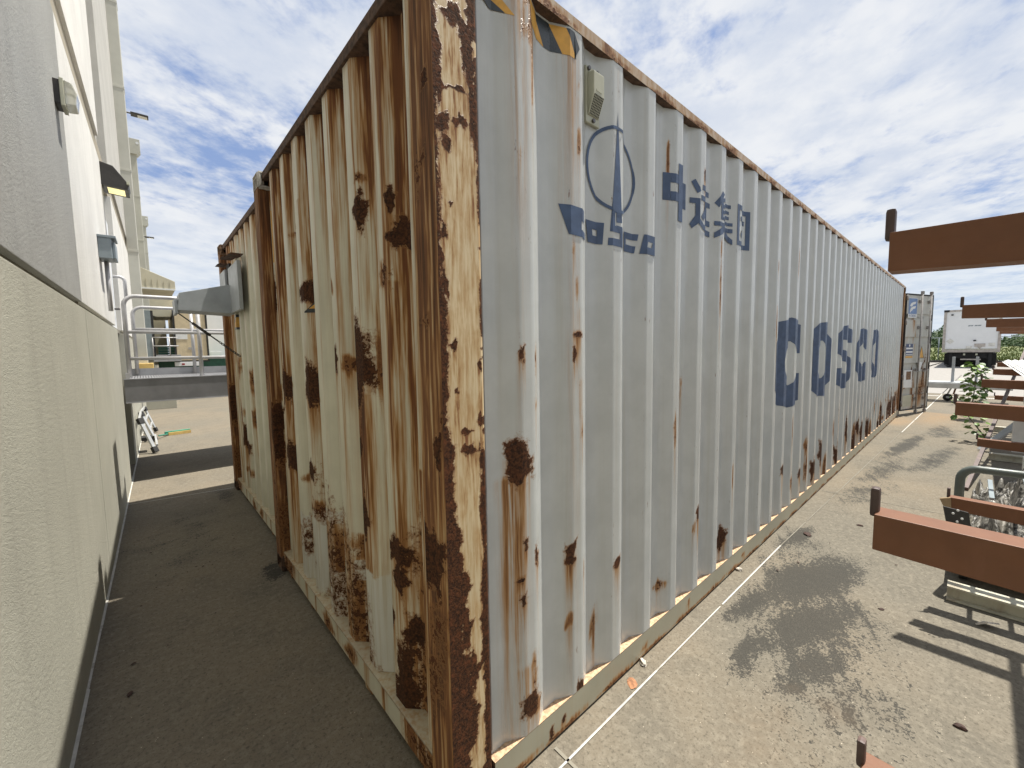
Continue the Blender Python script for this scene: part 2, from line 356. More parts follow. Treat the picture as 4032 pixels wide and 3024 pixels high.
def arc(c, r, a0, a1, n, ax, ay):
    c, ax, ay = Vector(c), Vector(ax), Vector(ay)
    return [c+ax*(r*math.cos(a0+(a1-a0)*i/n))+ay*(r*math.sin(a0+(a1-a0)*i/n)) for i in range(n+1)]
def text_mesh(name, s, size, m, parent, mtx, sx=1.0):
    cu = bpy.data.curves.new(name, 'FONT'); cu.body = s; cu.size = size; cu.align_x = 'CENTER'; cu.align_y = 'CENTER'; cu.resolution_u = 3
    tmp = bpy.data.objects.new(name, cu); me = bpy.data.meshes.new_from_object(tmp); bpy.data.objects.remove(tmp); bpy.data.curves.remove(cu)
    me.transform(Matrix.Diagonal((sx, 1, 1, 1))); me.transform(mtx); me.name = name
    me.materials.clear()
    return link(me, name, m, parent)

# ------------------------------------------------------------------ rust fields (each patch: u, z, half width, half height, kind)
END = [(0.693, 2.239, 0.039, 0.056, 1), (0.408, 2.195, 0.018, 0.041, 1), (0.363, 2.069, 0.058, 0.054, 1), (0.459, 1.925, 0.047, 0.056, 2), (1.671, 2.353, 0.072, 0.064, 2), (1.439, 2.115, 0.045, 0.027, 2), (1.45, 1.975, 0.112, 0.073, 1), (2.245, 2.034, 0.119, 0.114, 1), (0.742, 1.574, 0.077, 0.174, 1), (0.601, 1.56, 0.074, 0.131, 2), (1.043, 1.598, 0.032, 0.062, 1), (0.936, 1.575, 0.033, 0.049, 2), (2.05, 1.398, 0.059, 0.111, 1), (1.947, 1.43, 0.086, 0.087, 2), (1.499, 1.421, 0.085, 0.107, 1), (1.416, 1.412, 0.064, 0.074, 2), (2.251, 1.161, 0.109, 0.077, 1), (2.017, 0.909, 0.097, 0.094, 1), (2.297, 0.941, 0.075, 0.121, 2), (1.558, 0.928, 0.046, 0.066, 1), (1.699, 0.835, 0.071, 0.035, 2), (0.774, 1.198, 0.029, 0.043, 1), (1.472, 0.676, 0.132, 0.079, 2), (0.759, 0.858, 0.035, 0.089, 1), (0.454, 0.826, 0.05, 0.062, 1), (0.438, 0.702, 0.038, 0.068, 1), (0.334, 0.808, 0.045, 0.129, 3), (0.364, 0.493, 0.053, 0.062, 1), (0.435, 0.173, 0.073, 0.196, 1), (0.352, 0.283, 0.051, 0.198, 2), (0.511, 0.507, 0.024, 0.054, 1), (0.678, 2.362, 0.021, 0.03, 2), (1.225, 0.427, 0.114, 0.305, 3), (0.929, 0.344, 0.132, 0.248, 3), (1.731, 0.401, 0.101, 0.083, 3), (0.872, 0.66, 0.07, 0.068, 2), (1.478, -0.079, 0.145, 0.163, 3), (1.133, -0.002, 0.153, 0.097, 3), (2.397, 1.749, 0.047, 0.113, 2), (2.331, 1.317, 0.061, 0.058, 2), (1.077, 1.982, 0.029, 0.055, 2)]
WHITE = [(0.678, 0.352, 0.122, 0.266, 0), (1.73, 0.346, 0.133, 0.243, 0), (1.466, 0.426, 0.123, 0.258, 0), (1.206, 0.725, 0.119, 0.036, 0), (0.862, 0.532, 0.095, 0.055, 0), (1.223, 0.19, 0.091, 0.229, 0)]
POSTE = [(0.085, 1.723, 0.026, 0.024, 2), (0.04, 1.303, 0.023, 0.058, 1), (0.094, 0.935, 0.08, 0.11, 1), (0.076, 0.693, 0.064, 0.113, 2), (0.12, 0.512, 0.076, 0.138, 2), (0.051, 2.436, 0.02, 0.021, 1), (0.081, 2.221, 0.027, 0.037, 2), (0.108, 2.17, 0.022, 0.06, 2), (0.011, 1.417, 0.015, 0.024, 2)]
SIDE = [(0.311, 1.246, 0.048, 0.058, 1), (0.338, 1.203, 0.042, 0.053, 1), (0.318, 1.159, 0.028, 0.029, 1), (0.341, 1.621, 0.01, 0.046, 1), (0.652, 1.686, 0.028, 0.01, 1), (0.638, 1.613, 0.013, 0.026, 1), (0.675, 1.493, 0.007, 0.15, 2), (0.679, 1.277, 0.005, 0.099, 2), (0.606, 0.793, 0.026, 0.024, 1), (0.608, 0.748, 0.03, 0.025, 1), (0.346, 0.9, 0.012, 0.025, 1), (0.406, 0.843, 0.013, 0.043, 1), (0.323, 0.769, 0.017, 0.014, 1), (0.94, 0.61, 0.03, 0.025, 1), (1.811, 0.617, 0.025, 0.046, 1), (0.363, 0.253, 0.042, 0.049, 1), (0.408, 0.226, 0.014, 0.032, 2), (0.8, 0.354, 0.019, 0.077, 2), (0.603, 0.481, 0.015, 0.036, 2), (1.399, 0.301, 0.04, 0.036, 2), (2.233, 0.288, 0.058, 0.056, 1), (1.852, 0.335, 0.015, 0.02, 1), (0.333, 0.682, 0.016, 0.025, 1), (0.662, 0.15, 0.025, 0.031, 1), (0.389, 0.352, 0.011, 0.064, 2), (0.383, 0.409, 0.007, 0.042, 2), (0.668, 2.44, 0.008, 0.059, 2), (0.674, 2.626, 0.005, 0.038, 2), (0.413, 2.748, 0.018, 0.102, 2), (0.37, 2.744, 0.012, 0.075, 2), (0.416, 2.597, 0.008, 0.104, 2), (0.342, 2.281, 0.005, 0.104, 2), (0.42, 1.586, 0.004, 0.057, 2), (0.412, 1.452, 0.003, 0.039, 2), (0.7, 0.675, 0.007, 0.046, 2), (1.625, 1.405, 0.009, 0.088, 2), (1.415, 2.58, 0.008, 0.075, 2), (1.818, 2.607, 0.017, 0.042, 1), (0.715, -0.017, 0.018, 0.02, 2), (1.57, 0.287, 0.016, 0.035, 1), (1.757, 0.522, 0.014, 0.049, 2), (0.626, 2.027, 0.006, 0.06, 2), (0.659, 1.777, 0.007, 0.083, 2)]
POSTS = [(-0.002, 1.552, 0.02, 0.047, 1), (-0.006, 1.379, 0.022, 0.095, 1), (-0.006, 1.179, 0.026, 0.073, 1), (0.003, 1.036, 0.038, 0.083, 1), (0.006, 0.858, 0.037, 0.101, 1), (0.009, 0.658, 0.049, 0.121, 1), (0.023, 0.473, 0.061, 0.106, 1), (0.022, 0.301, 0.062, 0.09, 1), (0.087, 2.418, 0.028, 0.007, 1), (0.085, 2.625, 0.038, 0.029, 1), (0.129, 2.567, 0.027, 0.052, 1), (0.137, 2.504, 0.022, 0.045, 1), (0.143, 2.372, 0.012, 0.092, 1), (0.034, 2.304, 0.023, 0.029, 1), (0.045, 2.25, 0.018, 0.022, 1), (0.02, 2.406, 0.016, 0.043, 1), (0.015, 2.14, 0.011, 0.044, 2), (0.027, 1.988, 0.011, 0.023, 1), (0.011, 1.911, 0.014, 0.03, 1), (0.026, 1.829, 0.013, 0.031, 1), (0.009, 1.729, 0.013, 0.054, 1), (0.052, 1.644, 0.01, 0.021, 1), (0.053, 2.075, 0.008, 0.011, 1), (0.101, 2.427, 0.013, 0.01, 1), (0.103, 2.335, 0.015, 0.017, 1), (0.079, 2.32, 0.013, 0.013, 1), (0.15, 1.577, 0.008, 0.02, 1), (0.148, 1.4, 0.009, 0.022, 1), (0.152, 1.27, 0.009, 0.052, 1), (0.151, 1.05, 0.011, 0.106, 1), (0.152, 0.824, 0.013, 0.127, 1), (0.152, 0.583, 0.013, 0.13, 1), (0.154, 0.354, 0.016, 0.114, 1), (0.1, 1.305, 0.027, 0.017, 1), (0.087, 1.366, 0.018, 0.013, 1), (0.098, 0.529, 0.021, 0.055, 1), (0.082, 0.353, 0.032, 0.055, 1), (0.071, 0.698, 0.021, 0.053, 1), (0.057, 1.5, 0.01, 0.008, 1)]
END2 = [(3.018, 2.15, 0.168, 0.096, 2), (1.864, 0.992, 0.092, 0.12, 2), (1.741, 0.721, 0.118, 0.121, 1), (2.788, 0.367, 0.122, 0.184, 2), (1.651, 0.368, 0.115, 0.092, 2), (2.226, 2.758, 0.1, 0.134, 2), (1.936, 2.625, 0.107, 0.156, 2), (1.196, 1.365, 0.073, 0.13, 2), (1.836, 1.478, 0.091, 0.114, 2), (1.197, 0.982, 0.074, 0.081, 2), (2.658, -0.008, 0.157, 0.111, 2), (2.77, 1.099, 0.121, 0.312, 2), (1.562, 0.637, 0.07, 0.089, 1)]
END_COL = [(.36, .06, 1.25, 2.85, 2.6), (.30, .04, .95, 2.85, 4), (.43, .035, 1.0, 2.85, 3.5), (.20, .03, .95, 2.85, 2.5), (.63, .05, 1.3, 2.85, 1.3), (.70, .03, .7, 2.85, 2), (.90, .045, 1.05, 2.85, 1.0),
           (.97, .03, .75, 2.85, 2.0), (1.17, .05, 1.1, 2.85, .6), (1.25, .02, .5, 2.85, 2), (1.45, .06, 1.25, 2.85, 1.3), (1.52, .03, .6, 2.5, 2), (1.75, .05, 1.0, 2.85, .7), (2.05, .08, 1.15, 2.85, 3.5),
           (2.2, .07, 1.3, 2.85, 4), (1.95, .03, .8, 2.4, 2), (.74, .07, 1.35, 1.45, 1.8), (.42, .05, 1.05, 1.9, 1.6), (1.42, .07, 1.0, 1.9, 1.5), (.50, .02, .6, 2.85, 4), (.60, .025, .5, 2.2, 3), (.23, .03, .9, 1.2, 1.5), (.33, .06, .9, .9, 1)]
END2_COL = [(2.1, .09, 1.2, 2.85, 3), (2.25, .06, 1.0, 2.85, 4), (1.8, .05, .9, 2.85, .7), (1.55, .05, .7, 2.85, .6), (1.3, .06, .8, 2.85, .8), (1.0, .05, .6, 2.85, .6), (.7, .05, .6, 2.85, .6), (.3, .06, .5, 2.85, .6), (1.9, .03, .6, 1.2, 1), (1.2, .04, .5, .9, 1)]
SIDE_COL = [(.62, .045, .42, 2.84, 2.2), (.35, .05, .55, 2.84, .8), (.655, .018, .35, 2.84, 3.0), (.30, .06, .95, 1.16, .9), (.345, .02, .5, 1.60, .3), (.27, .05, .35, .9, .6), (.93, .02, .25, 2.84, 1.2), (.58, .03, .30, 2.84, 1.2), (.40, .02, .3, .8, .8), (.33, .06, .7, .42, .3), (1.21, .012, .2, 2.8, .8), (1.5, .015, .3, 2.1, 1.0)]
rs = random.Random(3)
for i in range(70):
    X = 2.0+10*rs.random()**0.6; X = .331+.283*round((X-.331)/.283)+rs.uniform(-.02, .09)
    z = .16+abs(rs.gauss(0, .22)); k = 1 if rs.random() < .65 else 2
    SIDE.append((X, z, rs.uniform(.015, .05)*(1+X*.05), rs.uniform(.03, .12)*(1+X*.06), k))
for i in range(26):
    X = .331+.283*rs.randint(3, 40)+.035; SIDE.append((X, rs.uniform(.5, 2.5), .010, rs.uniform(.04, .2), 2))
for i in range(5): SIDE.append((9.2+.283*i*1.7+.12, .42+.1*(i % 3), .04, .20+.1*(i % 2), 1 if i % 2 else 2))
def field(u, z, patches=(), cols=(), white=(), run=1.0):
    Rr = np.zeros_like(u); G = np.zeros_like(u); B = np.zeros_like(u)
    for (a, b, ru, rz, k) in patches:
        ru = max(ru, .006); pr = np.random.RandomState(int(abs(a*7919+b*104729)) % 100000)
        th = np.arctan2((z-b)/rz, (u-a)/ru); lob = 1.0+.10*np.sin(th+pr.uniform(0, 6))
        for j in range(2, 9): lob = lob+pr.uniform(.05, .34)/j**.55*np.sin(j*th+pr.uniform(0, 6.3))
        d2 = (((u-a)/ru)**2+((z-b)/rz)**2)*np.clip(lob, .45, 2.2)**2
        if k == 1: Rr = np.maximum(Rr, np.clip(1.0-0.5*d2, 0, .95))
        elif k == 2: Rr = np.maximum(Rr, np.clip(0.52-0.30*d2, 0, .5)); G = np.maximum(G, np.clip(1.1-.6*d2, 0, 1))
        else: Rr = np.maximum(Rr, np.clip(0.50-0.10*d2, 0, .48)*(d2 < 3)); G = np.maximum(G, np.clip(.8-.35*d2, 0, .8))
        Ln = rz*2.2+.10
        G = np.maximum(G, run*(.95 if k == 1 else .6)*np.exp(-((u-a)/(ru*.75+.006))**2)*np.where(z < b, np.exp(-np.clip(b-z, 0, 9)/Ln), 0))
    for (a, wd, s, zt, Ln) in cols: G = np.maximum(G, s*np.exp(-((u-a)/wd)**2)*np.where(z < zt, np.exp(-np.clip(zt-z, 0, 9)/Ln), 0))
    for (a, b, ru, rz, k) in white: B = np.maximum(B, np.clip(1.3-.8*np.maximum(np.abs(u-a)/ru, np.abs(z-b)/rz), 0, 1))
    return np.stack([Rr, G, B], 1)
def setattr_(me, name, arr):
    at = me.attributes.new(name, 'FLOAT_COLOR', 'POINT'); c = np.ones((len(arr), 4), np.float32); c[:, :3] = arr; at.data.foreach_set('color', c.ravel())
def surf(name, prof, seg, zs, m, parent, fn):
    """a sheet: plan profile (list of x,y) swept over the heights zs, finely divided so it can carry wear"""
    P = []
    for (a, b) in zip(prof[:-1], prof[1:]):
        n = max(1, int(math.ceil(math.dist(a, b)/seg)))
        P += [(a[0]+(b[0]-a[0])*i/n, a[1]+(b[1]-a[1])*i/n) for i in range(n)]
    P.append(prof[-1]); P = np.array(P); nz, nu = len(zs), len(P)
    V = np.zeros((nz, nu, 3)); V[:, :, 0] = P[:, 0]; V[:, :, 1] = P[:, 1]; V[:, :, 2] = np.array(zs)[:, None]; V = V.reshape(-1, 3)
    i = np.arange(nu-1)[None, :]+np.arange(nz-1)[:, None]*nu; i = i.ravel()
    F = np.stack([i, i+1, i+1+nu, i+nu], 1)
    me = bpy.data.meshes.new(name); me.vertices.add(len(V)); me.vertices.foreach_set('co', V.ravel())
    me.loops.add(F.size); me.loops.foreach_set('vertex_index', F.ravel().astype(np.int32)); me.polygons.add(len(F))
    me.polygons.foreach_set('loop_start', (np.arange(len(F))*4).astype(np.int32)); me.update(calc_edges=True); me.validate()
    setattr_(me, 'rust', fn(V[:, 0], V[:, 1], V[:, 2]))
    return link(me, name, m, parent)
def wear(o, fn):
    n = len(o.data.vertices); co = np.zeros(n*3); o.data.vertices.foreach_get('co', co); co = co.reshape(-1, 3)
    setattr_(o.data, 'rust', fn(co[:, 0], co[:, 1], co[:, 2])); return o
zero = lambda x, y, z: np.zeros((len(x), 3))

# corrugation profiles
SP0, SPI, SDEP = .331, .283, .036
def side_y(x):
    u = (x-SP0) % SPI
    return 0. if u < .071 else (u-.071)/.065*SDEP if u < .136 else SDEP if u < .208 else (SPI-u)/(SPI-.208)*SDEP
side_prof = [(.166, SDEP)]
k = 0
while True:
    x0 = SP0+SPI*k
    if x0+.30 > 12.02: break
    side_prof += [(x0-.075, SDEP), (x0, 0), (x0+.071, 0), (x0+.136, SDEP)]; k += 1
side_prof.append((12.03, SDEP))
SBRK = [p[0] for p in side_prof]
EP, EPI, EX, EDEP = .233, .272, .042, .056
def end_x(y):
    u = (y-(EP-.085)) % EPI
    return EX if u < .085 else EX+(u-.085)/.06*EDEP if u < .145 else EX+EDEP if u < .212 else EX+(EPI-u)/.06*EDEP
end_prof = [(EX, .140)]
for k in range(8):
    y0 = EP+EPI*k
    end_prof += [(EX, max(y0-.085, .141)), (EX, y0), (EX+EDEP, y0+.06), (EX+EDEP, y0+.127)]
end_prof = [q for q in end_prof if q[1] < 2.298]+[(EX+EDEP*.5, 2.299)]
EBRK = [q[1] for q in end_prof]
def decal(name, loops, m, parent, face='side', off=0.0016, rings=()):
    """paint or film that follows the corrugations: loops in (u, z) on the wall"""
    bm = bmesh.new()
    for i, lp in enumerate(loops):
        vs = [bm.verts.new((a, i*0.00035, b)) for a, b in lp]; bm.faces.new(vs)
    for lo, li in rings:
        nl = (len(loops)+1)*.00035; vo = [bm.verts.new((a, nl, b)) for a, b in lo]; vi = [bm.verts.new((a, nl, b)) for a, b in li]; n = len(vo)
        for i in range(n): bm.faces.new((vo[i], vo[(i+1) % n], vi[(i+1) % n], vi[i]))
    bm.normal_update(); bmesh.ops.triangulate(bm, faces=bm.faces[:], ngon_method='EAR_CLIP')
    us = [v.co.x for v in bm.verts]
    for bp in (SBRK if face == 'side' else EBRK):
        if min(us) < bp < max(us): bmesh.ops.bisect_plane(bm, geom=bm.verts[:]+bm.edges[:]+bm.faces[:], plane_co=(bp, 0, 0), plane_no=(1, 0, 0), dist=1e-6)
    for v in bm.verts:
        u, lift, z = v.co
        v.co = (u, side_y(u)-off-lift, z) if face == 'side' else (end_x(u)-off-lift, u, z)
    bmesh.ops.recalc_face_normals(bm, faces=bm.faces[:])
    me = bpy.data.meshes.new(name); bm.to_mesh(me); bm.free()
    return link(me, name, m, parent)
def casting(parent, x0, x1, y0, y1, z0, z1, m='casting'):
    """corner casting: a bevelled block with a real slot sunk into its end and side faces"""
    bm = bmesh.new(); bmesh.ops.create_cube(bm, size=1.0, matrix=Matrix.Translation(((x0+x1)/2, (y0+y1)/2, (z0+z1)/2)) @ Matrix.Diagonal((x1-x0, y1-y0, z1-z0, 1)))
    cx, cy = (x0+x1)/2, (y0+y1)/2
    for f in list(bm.faces):
        if abs(f.normal.z) < .5:
            r = bmesh.ops.inset_region(bm, faces=[f], thickness=.034, depth=0)
            bmesh.ops.inset_region(bm, faces=[f], thickness=.003, depth=-.045)
            f.material_index = 1
    bmesh.ops.bevel(bm, geom=[e for e in bm.edges if e.is_manifold and e.calc_face_angle(0) > 1.2 and e.calc_length() > .1], offset=.010, segments=2, affect='EDGES')
    me = bpy.data.meshes.new('corner_casting'); bm.to_mesh(me); bm.free()
    me.materials.append(M_[m]); me.materials.append(M_['black'])
    return link(me, 'corner_casting', None, parent)

def container(loc, label, first):
    c = thing('shipping_container', label, 'container', loc)
    E, EC, WH = (END, END_COL, WHITE) if first else (END2, END2_COL, ())
    em = 'end' if first else 'end2'
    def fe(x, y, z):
        f = field(y, z, E, EC, WH); f[:, 1] = np.maximum(f[:, 1], 1.7*np.exp(-np.clip(2.84-z, 0, 9)/.16)*np.clip((x-EX)/EDEP+.25, 0, 1)); return f  # rust mixed with shade painted in below the header, strongest in the recesses
    zs = lambda a, b, d: list(np.linspace(a, b, int((b-a)/d)+1))
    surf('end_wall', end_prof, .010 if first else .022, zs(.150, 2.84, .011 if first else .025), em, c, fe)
    fs = lambda x, y, z: field(x, z, SIDE, SIDE_COL)
    if first: surf('side_wall', side_prof, .019, zs(.136, 2.847, .024), 'side', c, fs)
    else: surf('side_wall', [(.166, .03), (12.03, .03)], .6, zs(.136, 2.847, .6), 'side', c, zero)
    wear(MB().box(.17, 12.03, 2.395, 2.43, .136, 2.847).build('side_wall', 'side', c), zero)
    # near posts: finely divided faces that carry the peeling paint
    fpe = lambda x, y, z: field(y, z, POSTE if first else [(.08, .5, .06, .4, 2)], [(.07, .05, .5, 2.85, 2), (.1, .02, .9, 2.85, 3), (.03, .02, .8, 2.85, 3)])
    def fps(x, y, z):
        f = field(x, z, [q for q in POSTS if q[1] > 1.55 or q[0] > .05], (), run=.5); w1 = np.zeros_like(z); w2 = np.zeros_like(z); pr = np.random.RandomState(12)
        for fr in (2, 4, 7, 12, 19, 31, 47, 70, 110): w1 += pr.uniform(.5, 1)/fr**.45*np.sin(fr*z*2.2+pr.uniform(0, 6)); w2 += pr.uniform(.5, 1)/fr**.4*np.sin(fr*z*2.9+pr.uniform(0, 6))
        wl = np.interp(z, [0, .35, .8, 1.2, 1.5, 1.75, 1.9, 2.3, 2.45, 2.9], [.12, .095, .060, .040, .032, .024, .014, .010, .022, .030])*(1+.42*w1)
        wr = np.interp(z, [0, .8, 1.2, 1.5, 2.0, 2.3, 2.5, 2.9], [.030, .018, .012, .004, .003, .010, .030, .034])*(1+.7*w2)
        b_ = np.maximum(np.clip(.5+(wl-x)/.03, 0, .92), np.clip(.5+(x-(.163-wr))/.018, 0, .9)*(wr > .004)); f[:, 0] = np.maximum(f[:, 0], b_); return f
    surf('corner_post', [(.003, .140), (.003, .003)], .007, zs(.10, 2.80, .010), 'post_end', c, fpe)
    surf('post_flank', [(.003, .003), (.164, .003), (.164, .034)], .007, zs(.10, 2.80, .010), 'post_side', c, fps)
    wear(MB().box(.006, .160, .006, .138, .10, 2.80).build('post_core', 'darkrust', c), zero)
    fpl = lambda x, y, z: field(y-2.30, z, [(.05, .5, .07, .45, 2), (.1, 1.5, .05, .3, 2), (.0, 1.1, .04, .2, 1)], [(.03, .06, .8, 2.85, 3), (.1, .05, .7, 2.85, 4)])
    surf('corner_post', [(.09, 2.301), (.003, 2.301), (.003, 2.435), (.16, 2.435)], .02, zs(.10, 2.80, .02), 'post_end', c, fpl)
    for y0 in (.004, 2.30): wear(MB().box(12.03, 12.188, y0, y0+.134, .10, 2.80).build('corner_post', 'post_end', c), lambda x, y, z: field(x*0, z, [(0, .8, 1, 1.5, 2)]))
    for x0 in (0, 12.014):
        for y0 in (0, 2.276):
            for z0 in (0, 2.778): casting(c, x0, x0+.178, y0, y0+.162, z0, z0+.118, 'palecast' if first and x0 == 0 and y0 > 1 and z0 > 1 else 'darkrust' if z0 == 0 else 'casting')
    # rails
    rfn = lambda x, y, z: field(x, z, [(i*.41+.1, 2.85, .09, .02, 2) for i in range(29)])
    surf('top_rail', [(.178, .062), (.178, -.002), (12.014, -.002)], .03, [2.847, 2.858, 2.870, 2.882, 2.892], 'rail', c, rfn)
    wear(MB().box(.182, 12.01, .0, .060, 2.8475, 2.891).build('rail_core', 'darkrust', c), zero)
    wear(MB().box(.182, 12.01, 2.38, 2.436, 2.848, 2.891).build('top_rail', 'rail', c), zero)
    brf = lambda x, y, z: field(x, z, [(.55, .06, .012, .02, 1), (.48, .05, .013, .024, 1), (1.2, .055, .03, .012, 2), (1.7, .08, .02, .01, 2), (2.6, .07, .03, .012, 2), (.28, .03, .05, .012, 2), (.22, .022, .05, .012, 1)]+[(i*.37+.2, .020, .14, .012, 2) for i in range(32)])
    surf('bottom_rail', [(.178, .0), (12.014, .0)], .025, [.013, .022, .034, .05, .07, .09, .11, .124, .1335], 'brail', c, brf)
    MB().box(.178, 12.014, .0025, .060, .0135, .1335).build('rail_core', 'darkrust', c)
    MB().box(.178, 12.014, .0005, .062, .1338, .1360).build('rail_ledge', 'ledge', c)
    wear(MB().box(.178, 12.014, 2.385, 2.436, .013, .135).build('bottom_rail', 'brail', c), zero)
    # end header and sill
    hf = lambda x, y, z: field(y, z, [(i*.3+.2, 2.85, .15, .05, 2) for i in range(8)], [(i*.3+.3, .15, .8, 2.9, 1) for i in range(7)])
    wear(MB().box(.030, .125, .140, 2.300, 2.838, 2.888).build('end_header', 'darkrust', c, bevel=.004), hf)
    sf = lambda x, y, z: field(y, z, [(.25, .1, .16, .12, 2), (2.15, .1, .2, .12, 2), (.95, .1, .07, .05, 2), (1.3, .08, .1, .04, 2)], [(i*.19+.2, .03, .7, .2, .3) for i in range(11)])
    surf('end_sill', [(.018, .140), (.018, 2.300)], .012, [.050, .062, .08, .10, .12, .140, .149], 'end', c, sf)
    surf('sill_top', [(.0181, .140), (.0182, 2.300)], .5, [.149, .1495], 'ledge', c, zero)
    wear(MB().box(.021, .100, .140, 2.300, .051, .1492).build('sill_core', 'sill', c, bevel=.004), zero)
    MB().box(.101, 12.18, .064, 2.374, .1375, .160).build('floor', 'darkrust', c)
    for y0, wd in ((.72, .10), (1.62, .06), (2.10, .05)) if first else ((.55, .05), (1.75, .05)):
        wear(MB().prism([(.024, y0, .05), (.024, y0+wd, .05), (.028, y0+wd*.92, .004), (.028, y0+.012, .012)], (.09, 0, 0)).build('gusset', 'end', c, bevel=.003), lambda x, y, z: field(y, z, [(y0+.03, .02, .05, .04, 2)], [(y0+.05, .1, .8, .1, .3)]))
    wear(MB().box(.12, 12.07, .062, 2.376, 2.862, 2.872).build('roof', 'roof', c), zero)
    return c

C1 = container((0, 0, 0), 'rusty cream shipping container painted with a blue ship emblem and large blue lettering', True)
C2 = container((.07, 2.468, 0), 'cream shipping container with a grey steel bracket on its end, beside the walkway', False)

# --- painted emblem and lettering on the long side
ring = lambda cx, cz, r: [(cx+r*math.cos(2*math.pi*i/48), cz+r*math.sin(2*math.pi*i/48)) for i in range(48)]
emb = decal('emblem', [
    [(.932, 2.650), (.941, 2.54), (.958, 2.32), (.968, 2.186), (.924, 2.181), (.924, 2.222), (.914, 2.222), (.914, 2.166), (.952, 2.163), (.952, 2.138), (.884, 2.138), (.894, 2.25), (.922, 2.52)],
    [(.921, 2.169), (.998, 2.169), (.998, 2.080), (.874, 2.078), (.877, 2.110), (.952, 2.112), (.952, 2.140)],
    [(.565, 2.191), (.716, 2.191), (.716, 2.143), (.680, 2.140), (.680, 2.106), (.728, 2.106), (.731, 2.078), (.605, 2.078)],
    [(1.036, 2.170), (1.137, 2.170), (1.131, 2.140), (1.051, 2.140), (1.051, 2.114), (1.122, 2.113), (1.116, 2.080), (1.036, 2.080)]],
    'navy', C1, rings=[(ring(.936, 2.405, .182), ring(.936, 2.405, .168)),
    ([(.751, 2.171), (.857, 2.171), (.850, 2.079), (.763, 2.079)], [(.793, 2.138), (.825, 2.138), (.824, 2.112), (.797, 2.112)]),
    ([(1.164, 2.172), (1.305, 2.172), (1.300, 2.080), (1.141, 2.080)], [(1.188, 2.139), (1.231, 2.139), (1.223, 2.113), (1.181, 2.113)])])
emb['label'] = 'blue ship and globe emblem with short lettering'
rect = lambda a, b, c_, d: [(a, b), (c_, b), (c_, d), (a, d)]
GLYPHS = [((1.389, 1.645, 2.295, 2.590), [rect(0, .33, .17, .80), rect(.83, .33, 1, .80), rect(.17, .64, .83, .80), rect(.17, .33, .83, .49), rect(.39, 0, .58, 1)]),
    ((1.682, 1.957, 2.300, 2.573), [rect(.36, .82, .95, .93), rect(.30, .60, 1, .71), [(.48, .6), (.61, .6), (.58, .40), (.42, .2), (.30, .26), (.45, .42)], [(.72, .6), (.84, .6), (.84, .32), (1, .32), (1, .20), (.72, .20)],
        [(.03, .94), (.12, 1), (.28, .78), (.17, .72)], [(0, .62), (.25, .62), (.25, .2), (.13, .2), (.13, .51), (0, .51)], [(.13, .27), (.25, .22), (.42, .12), (1, .10), (1, -.02), (.4, 0), (.2, .11), (.05, 0), (0, .09)]]),
    ((1.988, 2.272, 2.293, 2.584), [[(0, .72), (.27, 1), (.37, .95), (.12, .64)], rect(.20, .41, .32, .86), rect(.32, .79, .95, .87), rect(.32, .66, .90, .73), rect(.32, .54, .90, .61), rect(.32, .41, 1, .48), rect(.58, .48, .68, .87), rect(0, .26, 1, .35), rect(.45, 0, .57, .26), [(.44, .26), (.30, .12), (0, 0), (0, .11), (.26, .26)], [(.58, .26), (.72, .12), (1, 0), (1, .11), (.76, .26)]]),
    ((2.309, 2.569, 2.299, 2.563), [rect(0, 0, .14, 1), rect(.86, 0, 1, 1), rect(.14, .88, .86, 1), rect(.14, 0, .86, .12), rect(.2, .62, .8, .73), rect(.52, .16, .65, .86), [(.52, .62), (.20, .28), (.28, .20), (.52, .45)]])]
for (x0, x1, z0, z1), st in GLYPHS:
    decal('lettering', [[(x0+(x1-x0)*a, z0+(z1-z0)*b) for a, b in lp] for lp in st], 'navy', C1)
def big(ch, x0, wd=.76, z0=1.065, z1=1.878):
    T = lambda pts: [(x0+wd*a, z0+(z1-z0)*b) for a, b in pts]
    if ch == 'C': decal('lettering', [T([(.80, .60), (1, .60), (1, .93), (.62, 1.0), (.20, .94), (0, .72), (0, .24), (.22, .06), (.60, 0), (1, .05), (1, .37), (.80, .37), (.72, .30), (.60, .25), (.46, .31), (.34, .42), (.31, .52), (.36, .64), (.47, .72), (.61, .74), (.73, .68)])], 'navy', C1)
    if ch == 'O': decal('lettering', [], 'navy', C1, rings=[(T([(0, .24), (.30, .03), (.72, 0), (1, .20), (1, .76), (.72, 1), (.28, .97), (0, .76)]), T([(.32, .34), (.42, .25), (.58, .25), (.68, .34), (.68, .66), (.58, .75), (.42, .75), (.32, .66)]))])
    if ch == 'S': decal('lettering', [T([(1, .72), (1, .92), (.66, 1), (.24, .96), (0, .80), (0, .60), (.30, .47), (.66, .40), (.68, .30), (.56, .24), (.36, .26), (.30, .34), (0, .34), (0, .12), (.34, 0), (.74, .02), (1, .18), (1, .44), (.74, .56), (.34, .64), (.32, .72), (.44, .77), (.62, .76), (.70, .72)])], 'navy', C1)
for ch, x0, wd in (('C', 3.21, .76), ('O', 4.36, .80), ('S', 5.58, .76), ('C', 6.80, .74), ('O', 7.98, .72)): big(ch, x0, wd)
